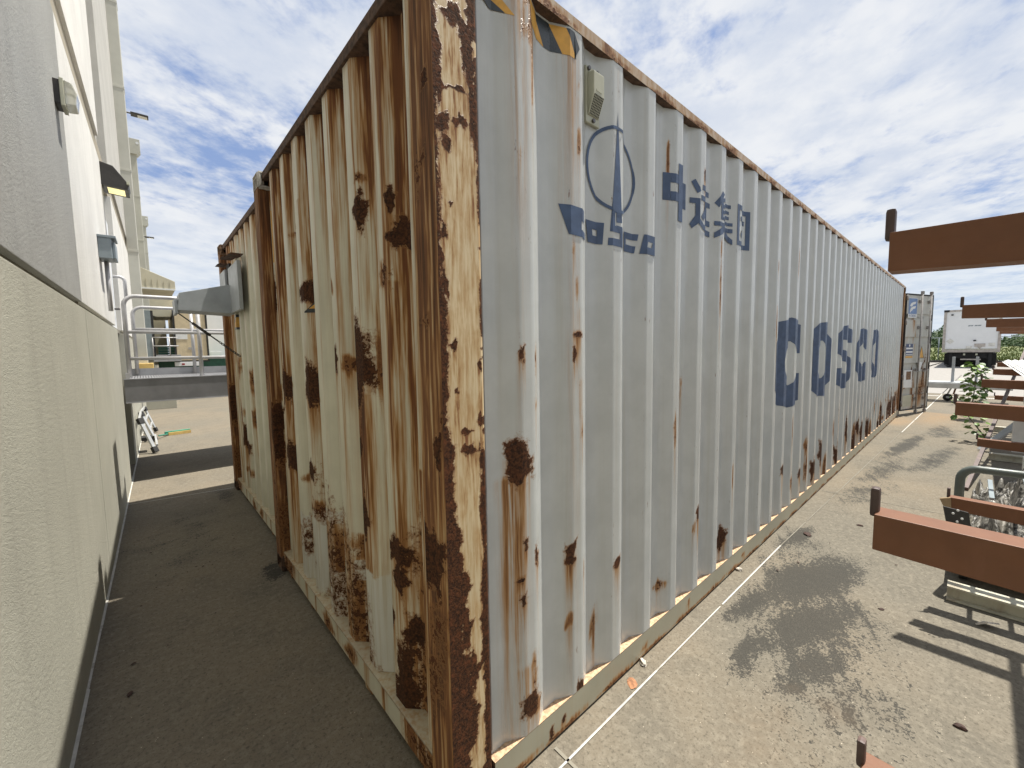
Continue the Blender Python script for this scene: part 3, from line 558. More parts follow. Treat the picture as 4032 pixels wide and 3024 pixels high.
# hazard tape under the top rail
tz = lambda u: 2.795
decal('hazard_tape', [[(.168, 2.80), (.245, 2.745), (.300, 2.745), (.222, 2.80)]], 'blk', C1)
decal('hazard_tape', [[(.400, 2.838), (.455, 2.838), (.505, 2.742), (.415, 2.770)]], 'yel', C1, off=.0012)
decal('hazard_tape', [[(.455, 2.838), (.535, 2.838), (.585, 2.742), (.505, 2.742)]], 'blk', C1, off=.0012).name = 'hazard_tape'
decal('hazard_tape', [[(.535, 2.838), (.600, 2.838), (.650, 2.742), (.585, 2.742)]], 'yel', C1, off=.0013)
decal('hazard_tape', [[(.600, 2.838), (.640, 2.838), (.672, 2.790), (.640, 2.742), (.650, 2.742)]], 'blk', C1, off=.0014)
decal('hazard_tape', [[(.185, 2.838), (.240, 2.838), (.330, 2.745), (.300, 2.745), (.245, 2.745), (.190, 2.80)]], 'yel', C1, off=.0008)
# ventilator
v = MB().box(.738, .828, .020, .0335, 2.555, 2.775).build('ventilator', 'vent', C1, bevel=.003)
MB().prism([(.748, .020, 2.75), (.748, -.012, 2.742), (.748, -.012, 2.655), (.748, .016, 2.585), (.748, .020, 2.585)], (.070, 0, 0)).build('hood', 'vent', v, bevel=.003)
gm = MB()
for i in range(7):
    for j in range(9):
        f = (j+.5)/9; y, z = -.012+f*.028, 2.655-f*.070; x = .756+i*.009
        gm.poly([(x-.0028, y-.0012-.0011, z+.0006+.0028), (x+.0028, y-.0012-.0011, z+.0006+.0028), (x+.0028, y-.0012+.0011, z+.0006-.0028), (x-.0028, y-.0012+.0011, z+.0006-.0028)])
gm.build('grille', 'black', v)
for bx, bz in ((.752, 2.763), (.806, 2.763), (.782, 2.568)): MB().tube([(bx, .020, bz), (bx, .011, bz)], .0085, 6).build('bolt', 'bolt', v)
MB().box(.765, .800, -.0135, -.0118, 2.668, 2.676).build('nameplate', 'vent', v)
# film stickers left on the end wall
decal('warning_sticker', [[(1.36, 1.862), (1.515, 1.862), (1.375, 2.012), (1.355, 2.012)]], 'blk', C1, 'end')
decal('warning_sticker', [[(1.362, 1.885), (1.487, 1.885), (1.375, 1.990), (1.362, 1.990)]], 'yel', C1, 'end', off=.0024)
decal('height_sticker', [rect(2.14, 2.28, 2.292, 2.64)], 'yel', C1, 'end')
Mend = lambda y, z, x: Matrix(((0, 0, -1, x), (-1, 0, 0, y), (0, 1, 0, z), (0, 0, 0, 1)))
for ch, z in (('A', 2.555), ('L', 2.345)): text_mesh('sticker_letter', ch, .115, 'blk', C1, Mend(2.235, z, .0905))
decal('warning_sticker', [[(1.72, 1.90), (1.98, 1.90), (1.78, 2.06), (1.72, 2.06)]], 'blk', C2, 'end')
decal('warning_sticker', [[(1.73, 1.925), (1.92, 1.925), (1.78, 2.03), (1.73, 2.03)]], 'yel', C2, 'end', off=.0024)
# riser straps: thin welded seam lines on the side
for x in (.190, 1.262+.02, 2.68+.02): MB().box(x, x+.004, .0345, .0365, .15, 2.84).build('weld_seam', 'rod', C1)

# --- far right-hand door, swung open past square
dr = bpy.data.objects.new('door', None); COL.objects.link(dr); dr.parent = C1; dr.location = (12.205, -.02, 0); dr.rotation_euler = (0, 0, R(-18.2))
# local: x along the door, outer face is -y
DZ = [(.12, .44, 0), (.44, .60, .03), (.60, 1.02, 0), (1.02, 1.18, .03), (1.18, 1.62, 0), (1.62, 1.78, .03), (1.78, 2.16, 0), (2.16, 2.30, .03), (2.30, 2.72, 0)]
prof = []
for a, b, d in DZ: prof += [(d, a), (d, b)]
V, F = [], []
for x in np.linspace(.02, 1.16, 30):
    for d, z in prof: V.append((x, d, z))
n = len(prof)
for i in range(29):
    for j in range(n-1): F.append((i*n+j, (i+1)*n+j, (i+1)*n+j+1, i*n+j+1))
mb = MB(); mb.v = V; mb.f = F
wear(mb.build('door_panel', 'door', dr), lambda x, y, z: field(x, z, [(.85, .55, .16, .16, 3), (.8, .45, .10, .2, 2), (.95, 1.12, .05, .08, 1), (.90, .98, .04, .06, 1), (.5, .40, .05, .3, 2), (.45, 1.9, .03, .1, 1), (.45, 1.0, .03, .1, 1), (.1, .6, .05, .15, 2), (.6, .25, .5, .06, 2), (.3, 2.14, .2, .02, 2)], [(.15, .1, .25, 1.8, .4), (.5, .06, .4, 1.0, .4)]))
MB().box(.02, 1.16, .034, .05, .12, 2.72).build('door_back', 'door', dr)
wear(dr.children[-1], zero)
for q in ((0, 1.18, -.004, .055, .085, .12), (0, 1.18, -.004, .055, 2.72, 2.755), (1.16, 1.185, -.004, .055, .12, 2.72), (0, .02, -.004, .055, .12, 2.72)): MB().box(*q).build('gasket', 'gasket', dr)
for x in (.56, .96):
    rod = MB().tube([(x, -.045, .03), (x, -.045, 2.80)], .017, 10).build('lock_rod', 'rod', dr, True)
    for z in (.10, .30, .98, 1.96, 2.55): MB().box(x-.045, x+.045, -.035, 0.0, z, z+.07).build('rod_guide', 'rod', rod, bevel=.005)
    for z in (.03, 2.77): MB().box(x-.03, x+.03, -.07, -.02, z-.02, z+.05).build('lock_cam', 'rod', rod, bevel=.005)
    MB().bar((x, -.06, .98), (x-.30, -.075, .99), .03, .012).build('lock_handle', 'rod', rod)
for z in (.2, .8, 1.45, 2.05, 2.6): MB().tube([(.0, -.012, z), (.0, -.012, z+.12)], .018, 8).build('hinge', 'rod', dr, True)
MD = lambda x, z, y=-.004: Matrix(((1, 0, 0, x), (0, 0, -1, y), (0, 1, 0, z), (0, 0, 0, 1)))
def plate(x0, x1, z0, z1, y, m, nm='placard'): return MB().poly([(x0, y, z0), (x1, y, z0), (x1, y, z1), (x0, y, z1)]).build(nm, m, dr)
plate(.08, .46, 2.30-.09, 2.66, -.0035, 'white'); plate(.09, .45, 2.30, 2.65, -.0045, 'blue')
def swoosh(z):
    pts = [(.14, z), (.19, z+.06), (.27, z+.085), (.40, z+.10), (.37, z+.045), (.28, z+.03), (.22, z-.02)]
    MB().poly([(a, -.0055, b) for a, b in pts]).build('logo_stroke', 'white', dr)
swoosh(2.48); swoosh(2.38); MB().poly([(.14, -.0055, 2.33), (.17, -.0055, 2.33), (.215, -.0055, 2.40), (.16, -.0055, 2.40)]).build('logo_stroke', 'white', dr)
text_mesh('logo_text', 'FLORENS', .085, 'blue', dr, MD(.27, 2.255, -.0055), .82)
text_mesh('web_address', 'www.florens.com', .095, 'rod', dr, MD(.52, 2.23, .025), 1.0)
plate(.08, .38, 1.36, 1.62, -.0035, 'dblue'); plate(.09, .37, 1.50, 1.535, -.0045, 'white'); plate(.09, .37, 1.42, 1.455, -.0045, 'white'); plate(.08, .38, 1.30, 1.345, -.0035, 'yel'); plate(.09, .37, 1.375, 1.39, -.0045, 'white')
MB().tube([(.23, -.0045, 1.585), (.23, -.0055, 1.585)], .028, 12).build('placard_mark', 'white', dr)
MB().poly([(.64, -.0035, 1.28), (.90, -.0035, 1.28), (.77, -.0035, 1.58)]).build('warning_triangle', 'blk', dr); MB().poly([(.67, -.0045, 1.295), (.87, -.0045, 1.295), (.77, -.0045, 1.545)]).build('warning_triangle', 'yel', dr)
MB().poly([(.62, -.0035, 1.02+.17), (.86, -.0035, 1.02+.17), (.74, -.0035, .96)]).build('weight_placard', 'white', dr)
plate(.06, .42, .62, 1.02, -.003, 'white', 'paint_patch'); plate(.16, .36, .80, .99, -.0045, 'casting', 'paint_patch'); plate(.06, .44, .18, .44, -.003, 'vent', 'paint_patch')
# closed left-hand door at the same end
wear(MB().box(12.15, 12.19, 1.23, 2.30, .12, 2.76).build('door', 'door', C1), zero)

# ------------------------------------------------------------------ ground
GX0, GX1, GY0, GY1 = -1.4, 13.0, -3.2, 9.0
nx, ny = 361, 306
xs = np.linspace(GX0, GX1, nx); ys = np.linspace(GY0, GY1, ny)
XX, YY = np.meshgrid(xs, ys); V = np.stack([XX.ravel(), YY.ravel(), np.zeros(XX.size)], 1)
i = (np.arange(nx-1)[None, :]+np.arange(ny-1)[:, None]*nx).ravel(); F = np.stack([i, i+1, i+1+nx, i+nx], 1).tolist()
V = V.tolist(); B0 = len(V)
OX0, OX1, OY0, OY1 = -40, 49.5, -60, 120
V += [(OX0, OY0, 0), (OX1, OY0, 0), (OX1, OY1, 0), (OX0, OY1, 0)]
cnr = [0, nx-1, nx*ny-1, nx*(ny-1)]
edge = [list(range(0, nx)), list(range(nx-1, nx*ny, nx)), list(range(nx*ny-1, nx*(ny-1)-1, -1)), list(range(nx*(ny-1), -1, -nx))]
for e in range(4): F.append([B0+e, B0+(e+1) % 4]+edge[e][::-1])
me = bpy.data.meshes.new('concrete_apron'); me.from_pydata(V, [], F); me.update()
co = np.array(V); gx, gy = co[:, 0], co[:, 1]
el = lambda a, b, ra, rb, th=0.: np.clip(1.05-.55*((((gx-a)*math.cos(th)+(gy-b)*math.sin(th))/ra)**2+((-(gx-a)*math.sin(th)+(gy-b)*math.cos(th))/rb)**2), 0, 1)
dark = np.maximum.reduce([el(2.3, -.48, 1.25, .34, .32)*.52, el(2.65, -.40, .55, .20, -.25), el(2.15, -.52, .45, .15, -.3)*.95, el(1.75, -.62, .35, .10, -.25)*.8, el(3.4, -.16, .35, .07, -.1)*.8, el(2.2, -.24, .4, .07, -.2)*.8, el(1.65, -.36, .3, .07)*.7,
    el(8.3, -.42, 1.3, .12, -.1)*.75, el(6.4, -.38, .9, .14, -.1)*.62, el(7.6, -.8, 1.2, .14, -.15)*.62, el(10.2, -.75, .9, .2, 0)*.55, el(5.2, -.35, .8, .2, -.1)*.45,
    el(-.05, 4.6, .1, .3)*.5, el(-.03, 2.35, .1, .16)*.7, el(-.5, 3.6, .5, .8)*.25])
pale = np.maximum.reduce([el(-.75, 1.5, .1, .5)*.0, el(-.72, 2.2, .06, .5)*.0])
rusty = np.maximum.reduce([el(11.2, -.1, 1.0, .3)*.6, el(13., -.6, 2.5, .5)*.6, el(.7, -.12, .5, .1)*.25, el(1.0, -.7, 1.0, .5)*.35])
setattr_(me, 'stain', np.stack([dark*.98, pale, rusty], 1))
GR = struct(link(me, 'concrete_apron', 'ground'))
# caulked joints (thin strips lying in the saw cuts)
def strip(a, b, wd, z=.004, m='strip', gaps=(), nm='joint_strip', par=None):
    a, b = Vector(a), Vector(b); L = (b-a).length; d = (b-a)/L; nrm = Vector((-d.y, d.x))*wd/2; mb = MB(); t = 0; rr = random.Random(int(L*100)); 
    while t < L:
        s_ = min(rr.uniform(.35, 1.4), L-t); p, q = a+d*t, a+d*(t+s_); j = rr.uniform(.75, 1.15)
        mb.poly([(p.x-nrm.x*j, p.y-nrm.y*j, z), (q.x-nrm.x*j, q.y-nrm.y*j, z), (q.x+nrm.x*j, q.y+nrm.y*j, z), (p.x+nrm.x*j, p.y+nrm.y*j, z)]); t += s_+rr.choice(gaps) if gaps else s_
    return mb.build(nm, m, par if par is not None else GR)
strip((-.2, -.085), (3.1, -.11), .009, gaps=(0.0, .015, .03, .08)); strip((3.1, -.11), (9.6, -.26), .007, m='groove', gaps=(0.0, .05)); strip((9.65, -.27), (13.9, -.37), .016, gaps=(0.0, .03, .08))
strip((13.9, -.37), (30, -.72), .02, m='strip')
strip((.475, -.02), (.44, -1.6), .012, m='groove'); strip((9.64, -.02), (9.72, -3), .02, m='groove'); strip((4.9, -.02), (4.95, -3), .010, m='groove')
strip((-.90, 5.05), (.06, 4.9), .010, m='strip'); strip((-1.0, 1.15), (-.86, 6.6), .022, z=.006, m='strip', gaps=(0.0, .004)); strip((-.86, 6.6), (-.64, 15.1), .018, z=.006, m='strip')
strip((17.6, .6), (17.6, -9), .10, m='paint', nm='parking_line'); strip((36, 1.2), (48.5, .72), .16, m='paint', nm='parking_line'); strip((36, 5), (48.5, 4.5), .16, m='paint', nm='parking_line')
lot = struct(MB().poly([(18.5, -40, .004), (49.5, -40, .004), (49.5, 60, .004), (18.5, 60, .004)]).build('parking_lot', 'lot'))
kb = struct(MB().box(49.5, 49.8, -60, 120, 0, .18).build('kerb', 'asph'))
fld = struct(MB().poly([(49.8, -300, .10), (49.8, 400, .10), (95, 400, 1.0), (95, -300, 1.0)]).poly([(95, -300, 1.0), (95, 400, 1.0), (500, 600, 1.2), (500, -500, 1.2)]).build('field', 'grass'))
# tall grass and the wood behind it, too far to tell apart
gr = MB(); rg = random.Random(5)
for i in range(9000):
    x = 50.6+rg.random()**1.6*38; y = rg.uniform(-14, 9); h = rg.uniform(.12, .42)*(1+.4*math.sin(x*.7+y)); a = rg.uniform(0, 6.28); b = h*.25
    gr.f.append((len(gr.v), len(gr.v)+1, len(gr.v)+2)); gr.v += [(x-.05*math.cos(a), y-.05*math.sin(a), .1+.02*(x-49.8)), (x+.05*math.cos(a), y+.05*math.sin(a), .1+.02*(x-49.8)), (x+b*math.cos(a*2), y+b*math.sin(a*2), .1+.02*(x-49.8)+h*.7)]
me = bpy.data.meshes.new('tall_grass'); me.from_pydata(gr.v, [], gr.f); me.update(); o = link(me, 'tall_grass', 'grass'); o['kind'] = 'stuff'; tag(o, 'tall green and straw coloured grass beyond the kerb', 'grass')
fo = MB(); clumps = []
for i in range(230):
    y = rg.uniform(-26, 16); x = rg.uniform(90, 106); hh = 3.6+1.0*math.sin(y*.45)+rg.uniform(-.8, .5); clumps.append((x, y, rg.uniform(.4, max(.6, hh-1)), rg.uniform(.9, 1.7)))
for i in range(60): clumps.append((rg.uniform(72, 84), rg.uniform(-18, -6), rg.uniform(.5, 1.3), rg.uniform(.6, 1.1)))
for (x, y, z, r) in clumps:
    for k in range(130):
        th, ph = rg.uniform(0, 6.28), math.acos(rg.uniform(-1, 1)); q = r*rg.random()**.33*(1+.2*math.sin(3*th))
        cx, cy, cz = x+q*math.sin(ph)*math.cos(th), y+q*math.sin(ph)*math.sin(th), .2+max(0, z+q*math.cos(ph)*.8); s_ = rg.uniform(.12, .26)
        a = Vector((rg.gauss(0, 1), rg.gauss(0, 1), rg.gauss(0, 1))).normalized(); b = a.orthogonal().normalized(); k0 = len(fo.v); c = Vector((cx, cy, cz))
        fo.v += [tuple(c+a*s_), tuple(c+b*s_*.6), tuple(c-a*s_), tuple(c-b*s_*.6)]; fo.f.append((k0, k0+1, k0+2, k0+3))
me = bpy.data.meshes.new('far_wood'); me.from_pydata(fo.v, [], fo.f); me.update(); o = link(me, 'far_wood', 'wood'); o['kind'] = 'stuff'; tag(o, 'dark green wood and scrub along the horizon', 'trees')
# wire fence with pipe posts
fn = thing('wire_fence', 'green pipe fence standing in the grass behind the white trailer', 'fence', (50.2, 0, .1))
for y in np.arange(-12, 9.1, 3.0): MB().tube([(0, y+.95, 0), (0, y+.95, 2.0)], .04, 8).build('post', 'ebox', fn, True)
MB().tube([(0, -12, 1.97), (0, 10, 1.97)], .03, 8).build('top_rail', 'ebox', fn, True)

# ------------------------------------------------------------------ warehouse wall
WH_ = thing('warehouse', 'pale stucco warehouse wall with a dark ledge groove and square downspouts', 'building', (-.999, 1.234, 0), -math.atan(.0255))
def wpart(nm, y0, y1, z0, z1, x1, m, bevel=.004, x0=-.30): return MB().box(x0, x1, y0, y1, z0, z1).build(nm, m, WH_, bevel=bevel)
ZL = 1.985
wpart('wall_panel', -9, 1.875, 0, ZL-.02, 0, 'st_low'); wpart('wall_panel', 1.889, 4.83, 0, ZL-.02, 0, 'st_low')
wpart('wall_panel', -9, 1.875, ZL+.03, 3.93, -.012, 'st_up'); wpart('wall_panel', 1.889, 4.83, ZL+.03, 3.93, -.012, 'st_white')
wpart('wall_panel', -9, 1.875, 4.27, 11, -.012, 'st_up'); wpart('wall_panel', 1.889, 4.83, 4.27, 11, -.012, 'st_white')
wpart('ledge_groove', -9, 13.6, ZL-.02, ZL+.03, -.045, 'groove', 0, x0=-.29); wpart('reveal_band', -9, 13.6, 3.93, 4.27, -.040, 'band', 0, x0=-.29)
wpart('joint_seal', 1.875, 1.889, 0, 11, -.03, 'groove', 0, x0=-.28)
wpart('door_recess', 4.83, 6.1, 0, 11, -.10, 'st_grey', 0, x0=-.305); 
d_ = wpart('door', 4.95, 5.95, 1.36, 3.5, -.06, 'trailer', .004, x0=-.099); MB().tube([(-.06, 5.8, 2.3), (-.01, 5.8, 2.3), (-.01, 5.68, 2.3)], .012, 8).build('door_handle', 'bolt', d_, True)
wpart('wall_panel', 6.1, 13.6, 0, ZL-.02, 0, 'st_low'); wpart('wall_panel', 6.1, 13.6, ZL+.03, 3.93, -.012, 'st_white'); wpart('wall_panel', 6.1, 13.6, 4.27, 11, -.012, 'st_grey')
wpart('wall_panel', 13.6, 60, 0, 11, -.10, 'st_low')
wpart('wall_core', -9, 60, 0, 11, -.31, 'st_grey', 0, x0=-9)
def downspout(y, z0, d, wd, head=None):
    o = wpart('downspout', y, y+wd, z0, 10.2, d, 'duct', .012, x0=-.02)
    for z in np.arange(z0+.8, 10, 1.75): MB().box(-.02, d+.006, y-.006, y+wd+.006, z, z+.05).build('seam_band', 'duct', o, bevel=.003)
    if head: 
        h = MB().prism([(-.02, y-.08, 9.75), (d+.02, y-.08, 9.75), (d+.13, y-.08, 9.9), (d+.13, y-.08, 10.35), (-.02, y-.08, 10.35)], (0, wd+.16, 0)).build('rain_head', 'duct', o, bevel=.01)
        MB().tube([(d+.05, y-.085, 10.2), (d+.05, y-.079, 10.2)], .05, 12).build('overflow_hole', 'trailer', h)
downspout(10.4, 1.42, .17, .26); downspout(20.7, .3, .20, .26, True); downspout(32.7, .3, .26, .3, True)
MB().box(-.02, .26, 10.25, 10.85, 1.08, 1.47).build('corner_guard', 'yguard', WH_, bevel=.01)
MB().box(-.02, .70, 14.35, 14.75, 0, .27).build('footing', 'st_low', WH_, bevel=.01)
def atw(px_local): return WH_.matrix_world @ Vector(px_local)
bpy.context.view_layer.update()
WM = Matrix.Translation((-.999, 1.234, 0)) @ Matrix.Rotation(-math.atan(.0255), 4, 'Z')
def wthing(nm, lab, cat, y, z, group=None):
    p = WM @ Vector((-.012, y, z)); return thing(nm, lab, cat, p, -math.atan(.0255), group)
# glass wall lantern
f = wthing('wall_lantern', 'clear glass wall lantern on a black backplate, above the ledge groove', 'light', 1.60, 3.27)
f.scale = (.55, .55, .55)
MB().box(0, .05, -.12, .12, -.13, .13).build('backplate', 'pack', f, bevel=.006)
MB().prism([(.05, -.13, -.15), (.085, -.13, -.15), (.085, -.13, .15), (.05, -.13, .15)], (0, .26, 0)).build('rim', 'vent', f, bevel=.006)
gl = MB().prism([(.086, -.12, -.13), (.17, -.12, -.115), (.185, -.12, .02), (.150, -.12, .12), (.086, -.12, .14)], (0, .24, 0)).build('glass_shade', 'glass', f, bevel=.012)
MB().tube(arc((.12, 0, -.02), .05, -.5, 3.4, 10, (1, 0, 0), (0, 0, 1)), .012, 8).build('lamp_tube', 'vent', f, True)
# bronze wall pack, lit
f = wthing('wall_pack', 'black wedge shaped wall light with a glowing yellow lens', 'light', 5.05-.25, 3.66)
f.scale = (.95, .9, .66)
MB().prism([(0, -.18, 0), (.24, -.18, -.02), (.26, -.18, .07), (.12, -.18, .36), (0, -.18, .40)], (0, .36, 0)).build('housing', 'pack', f, bevel=.01)
MB().prism([(.012, -.19, -.012), (.25, -.19, -.034), (.25, -.19, -.022), (.012, -.19, .0)], (0, .38, 0)).build('lens_frame', 'pack', f, bevel=.004)
MB().prism([(.05, -.13, -.020), (.21, -.13, -.036), (.21, -.13, -.030), (.05, -.13, -.014)], (0, .26, 0)).build('lens', 'lens', f)
MB().box(.235, .262, -.21, -.17, .06, .11).build('photocell', 'vent', f, bevel=.004)
# electrical disconnect and conduit
f = wthing('electrical_box', 'grey electrical disconnect box with a hooded side, on the white wall', 'electrical box', 3.55, 2.60)
MB().box(0, .10, -.10, .16, 0, .20).build('enclosure', 'ebox', f, bevel=.006); MB().box(.10, .125, -.06, .20, .01, .17).build('cover', 'ebox', f, bevel=.006); MB().box(0, .135, -.11, .17, .20, .225).build('hood', 'ebox', f, bevel=.004)
MB().tube([(.04, .10, 0), (.04, .10, -.50)], .018, 8).build('conduit', 'galvrail', f, True)
# pole-less area lights on the parapet
def led(y, z, lab):
    f = wthing('area_light', lab, 'light', y, z); f.scale = (.66, .66, .66)
    MB().tube([(0, 0, .02), (.42, 0, .02)], .03, 8).build('arm', 'pack', f, True)
    MB().box(.36, .86, -.14, .14, -.03, .035).build('head', 'pack', f, bevel=.012); MB().box(.55, .82, -.11, .11, -.036, -.029).build('lens', 'lens_off', f)
    for i in range(9): MB().box(.52+i*.036, .527+i*.036, -.12, .12, .035, .06).build('fin', 'pack', f)
led(11.75, 7.55, 'flat black area light on a short arm beyond the first downspout'); led(24.8, 7.4, 'small distant flat black area light further along the warehouse')

# ------------------------------------------------------------------ steel walkway and what is beyond it
WK = thing('walkway', 'grey steel walkway with tube handrails bridging from the warehouse', 'walkway', (0, 0, 0))
MB().prism([(-.86, 6.05, 1.035), (1.9, 6.05, 1.035), (1.9, 6.05, 1.365), (-.86, 6.05, 1.34)], (0, .012, 0)).build('beam', 'beam', WK)
for z in (1.035, 1.335): MB().box(-.86, 1.9, 6.042, 6.10, z, z+.012).build('beam_flange', 'toe', WK)
MB().box(-.86, 1.9, 7.62, 7.634, 1.05, 1.44).build('beam', 'toe', WK)
deck = MB()
for i in range(91): x = -.85+i*.03; deck.box(x, x+.019, 6.10, 7.61, 1.30, 1.33)
for i in range(15): y = 6.11+i*.1; deck.box(-.85, 1.9, y, y+.03, 1.302, 1.328)
deck.build('grating', 'beam', WK)
def railing(y, tops, x0, posts, r=.025):
    zt = tops[0]; MB().tube([(x0, y, 1.36), (x0, y, zt-.12)]+arc((x0+.12, y, zt-.12), .12, math.pi, math.pi/2, 6, (1, 0, 0), (0, 0, 1))[1:]+[(1.9, y, zt)], r, 10).build('handrail', 'galvrail', WK, True)
    for z in tops[1:]: MB().tube([(x0, y, z), (1.9, y, z)], r*.9, 10).build('mid_rail', 'galvrail', WK, True)
    for x in posts: MB().tube([(x, y, 1.34), (x, y, zt)], r, 10).build('rail_post', 'galvrail', WK, True)
railing(6.10, (2.395, 1.94, 1.60), -.80, (-.06, .9)); railing(7.60, (2.39, 2.05), -.735, (-.02, .95))
MB().tube([(-.90, 7.0, 2.75), (-.84, 7.0, 2.75)]+arc((-.84, 7.0, 2.69), .06, math.pi/2, 0, 5, (1, 0, 0), (0, 0, 1))[1:]+[(-.78, 7.0, 2.45)], .021, 10).build('wall_return', 'galvrail', WK, True)
MB().box(-.84, -.80, 6.05, 6.20, 1.35, 1.42).build('foot_plate', 'galvrail', WK)
# grey bracket and tie on the end of the second container
BR = thing('steel_bracket', 'folded grey sheet steel bracket sticking out of the second container end', 'bracket', (0, 0, 0))
MB().prism([(-.39, 3.98, 2.06), (.068, 3.98, 2.045), (.068, 3.98, 2.345), (-.37, 3.98, 2.225)], (0, .36, 0)).build('arm', 'galv', BR, bevel=.004)
MB().box(.035, .068, 3.50, 4.02, 2.05, 2.50).build('upright', 'galv', BR, bevel=.004); MB().box(.03, .066, 4.20, 4.55, 2.36, 2.52).build('upright', 'galv', BR, bevel=.004)
MB().box(.05, .069, 4.03, 4.20, 2.36, 2.56).build('gap_shade_plate', 'black', BR); MB().box(-.41, -.385, 4.0, 4.32, 2.03, 2.17).build('end_plate', 'galv', BR, bevel=.004)  # flat black sheet painted in for the dark of the open gap
for (y, z) in ((3.66, 2.56), (4.02, 2.60), (4.36, 2.58)): MB().prism([(-.02, y-.08, z), (.08, y-.08, z), (.08, y+.08, z), (-.02, y+.08, z)], (.03, 0, .02)).build('torn_lip', 'darkrust', BR)
TB = thing('turnbuckle_chain', 'black turnbuckle and chain running from the bracket down to the container', 'chain', (0, 0, 0))
p0, p1 = Vector((-.395, 4.05, 2.045)), Vector((.085, 3.9, 1.60)); dv = p1-p0
MB().tube([p0, p0+dv*.25], .006, 6).build('rod', 'chain', TB, True); MB().tube([p0+dv*.23, p0+dv*.50], .013, 8).build('turnbuckle', 'chain', TB, True); MB().tube([p0+dv*.5, p0+dv*.64], .007, 6).build('rod', 'chain', TB, True)
d_ = dv.normalized(); s1 = d_.orthogonal().normalized(); s2_ = d_.cross(s1)
for i in range(9):
    c = p0+dv*(.66+i*.037); a = s1 if i % 2 else s2_
    MB().tube([c+d_*(.018*math.cos(t))+a*(.010*math.sin(t)) for t in [6.2832*k/10 for k in range(10)]], .0035, 6, closed=True).build('chain_link', 'chain', TB, True)

# folding ladder leaning by the wall
LD = thing('folding_ladder', 'aluminium folding ladder with black feet leaning against the wall', 'ladder', (-.68, 9.0, 0))
def seg(a, b, nm='rail', m='alu', w=.055, h=.03): return MB().bar(a, b, w, h).build(nm, m, LD, bevel=.004)
TP = [(-.09, -.8, .58), (-.075, .40, .57), (-.02, 1.6, .55)]; FT = [(.085, -.98, .02), (.105, .3, .02), (.145, 1.55, .02)]
for q, ft in zip(TP, FT):
    q, ft = Vector(q), Vector(ft); seg(q, ft); MB().bar(q+(q-ft)*.02, q+(ft-q)*.14, .085, .055).build('hinge', 'rubber', LD, bevel=.006); MB().bar(ft+(q-ft)*.16, ft, .085, .055).build('foot', 'rubber', LD, bevel=.006)
for a_, b_ in ((TP[0], TP[1]), (TP[1], TP[2])): seg(a_, b_, 'rung', 'alu', .03, .045)
for k in (.30, .62): seg(Vector(TP[1]).lerp(Vector(FT[1]), k), Vector(TP[2]).lerp(Vector(FT[2]), k), 'rung', 'alu', .03, .035)
seg(Vector(FT[0])+Vector((.02, .1, .10)), Vector(FT[1])+Vector((0, 0, .10)), 'rung', 'alu', .03, .035)
MB().box(-.09, .05, -.80, -.55, .20, .26).build('step_pad', 'rubber', LD, bevel=.006)
BM = thing('broom', 'green plastic broom lying on the sunlit concrete behind the ladder', 'broom', (-.42, 9.9, .03), R(8))
MB().tube([(-.15, -.35, .04), (.05, -.02, .0)], .014, 8).build('handle', 'lgreen', BM, True); MB().box(0, .42, -.03, .04, -.01, .05).build('brush_head', 'lgreen', BM, bevel=.006); MB().box(.05, .42, -.06, -.031, -.028, .03).build('bristles', 'yguard', BM)

# loading bay far along the wall
CN = thing('loading_canopy', 'beige sheet metal loading canopy projecting from the warehouse', 'canopy', (-.5, 17, 0))
MB().prism([(-.1, 0, 3.84), (.84, 0, 3.86), (.84, 0, 4.12), (-.1, 0, 4.55)], (0, 3.0, 0)).build('fascia', 'canopy', CN, bevel=.01)
for i in range(6): MB().box(-.05+i*.15, -.03+i*.15, -.012, .0, 3.86, 4.10+.02*(5-i)).build('rib', 'canopy', CN)
MB().box(-.1, .84, -.02, .0, 3.82, 3.87).build('edge_trim', 'white', CN)
DS = thing('dock_shelter', 'beige box shaped dock shelter under the loading canopy', 'dock shelter', (-.4, 23.0, 0))
MB().prism([(0, 0, 4.3), (1.0, 0, 4.3), (.85, 0, 3.38), (.35, 0, 3.36), (0, 0, 3.5)], (0, 2.5, 0)).build('hood', 'canopy', DS, bevel=.01); MB().box(-.1, .12, -1.5, 2.5, 1.5, 3.5).build('frame', 'ebox', DS); MB().box(.12, .2, -1.5, -1.3, 1.5, 3.5).build('bumper', 'rubber', DS, bevel=.01)
MB().box(.0, .75, 3.0, 6, 1.2, 3.6).build('back_panel', 'canopy', DS)
P2 = thing('dock_platform', 'small grey dock platform with a handrail beyond the walkway', 'platform', (-.3, 21.5, 0))
MB().box(0, .9, 0, .8, 1.40, 1.68).build('deck', 'toe', P2, bevel=.006)
for x in (.02, .55): MB().tube([(x, 0, 1.6), (x, 0, 2.4)], .02, 8).build('rail_post', 'galvrail', P2, True)
for z in (2.05, 2.4): MB().tube([(.02, 0, z), (.85, 0, z)], .02, 8).build('rail', 'galvrail', P2, True)
DU = thing('green_dumpster', 'dark green steel dumpster beyond the walkway', 'dumpster', (0, 23, 0))
MB().box(-.1, 2.9, 0, 1.2, .15, 1.42).build('bin', 'green', DU, bevel=.01)
for x in (0, .45, .9): MB().box(x, x+.05, -.03, 0, .2, 1.40).build('rib', 'green', DU)
MB().box(-.12, 2.92, -.04, 1.24, 1.42, 1.50).build('rim', 'green', DU, bevel=.006)
GB = thing('slatted_gate', 'dark green slatted gate behind the dock platform handrail', 'gate', (-.1, 22.6, 0))
for i in range(6): MB().box(0, .62, 0, .03, 1.50+i*.10, 1.585+i*.10).build('slat', 'green', GB)
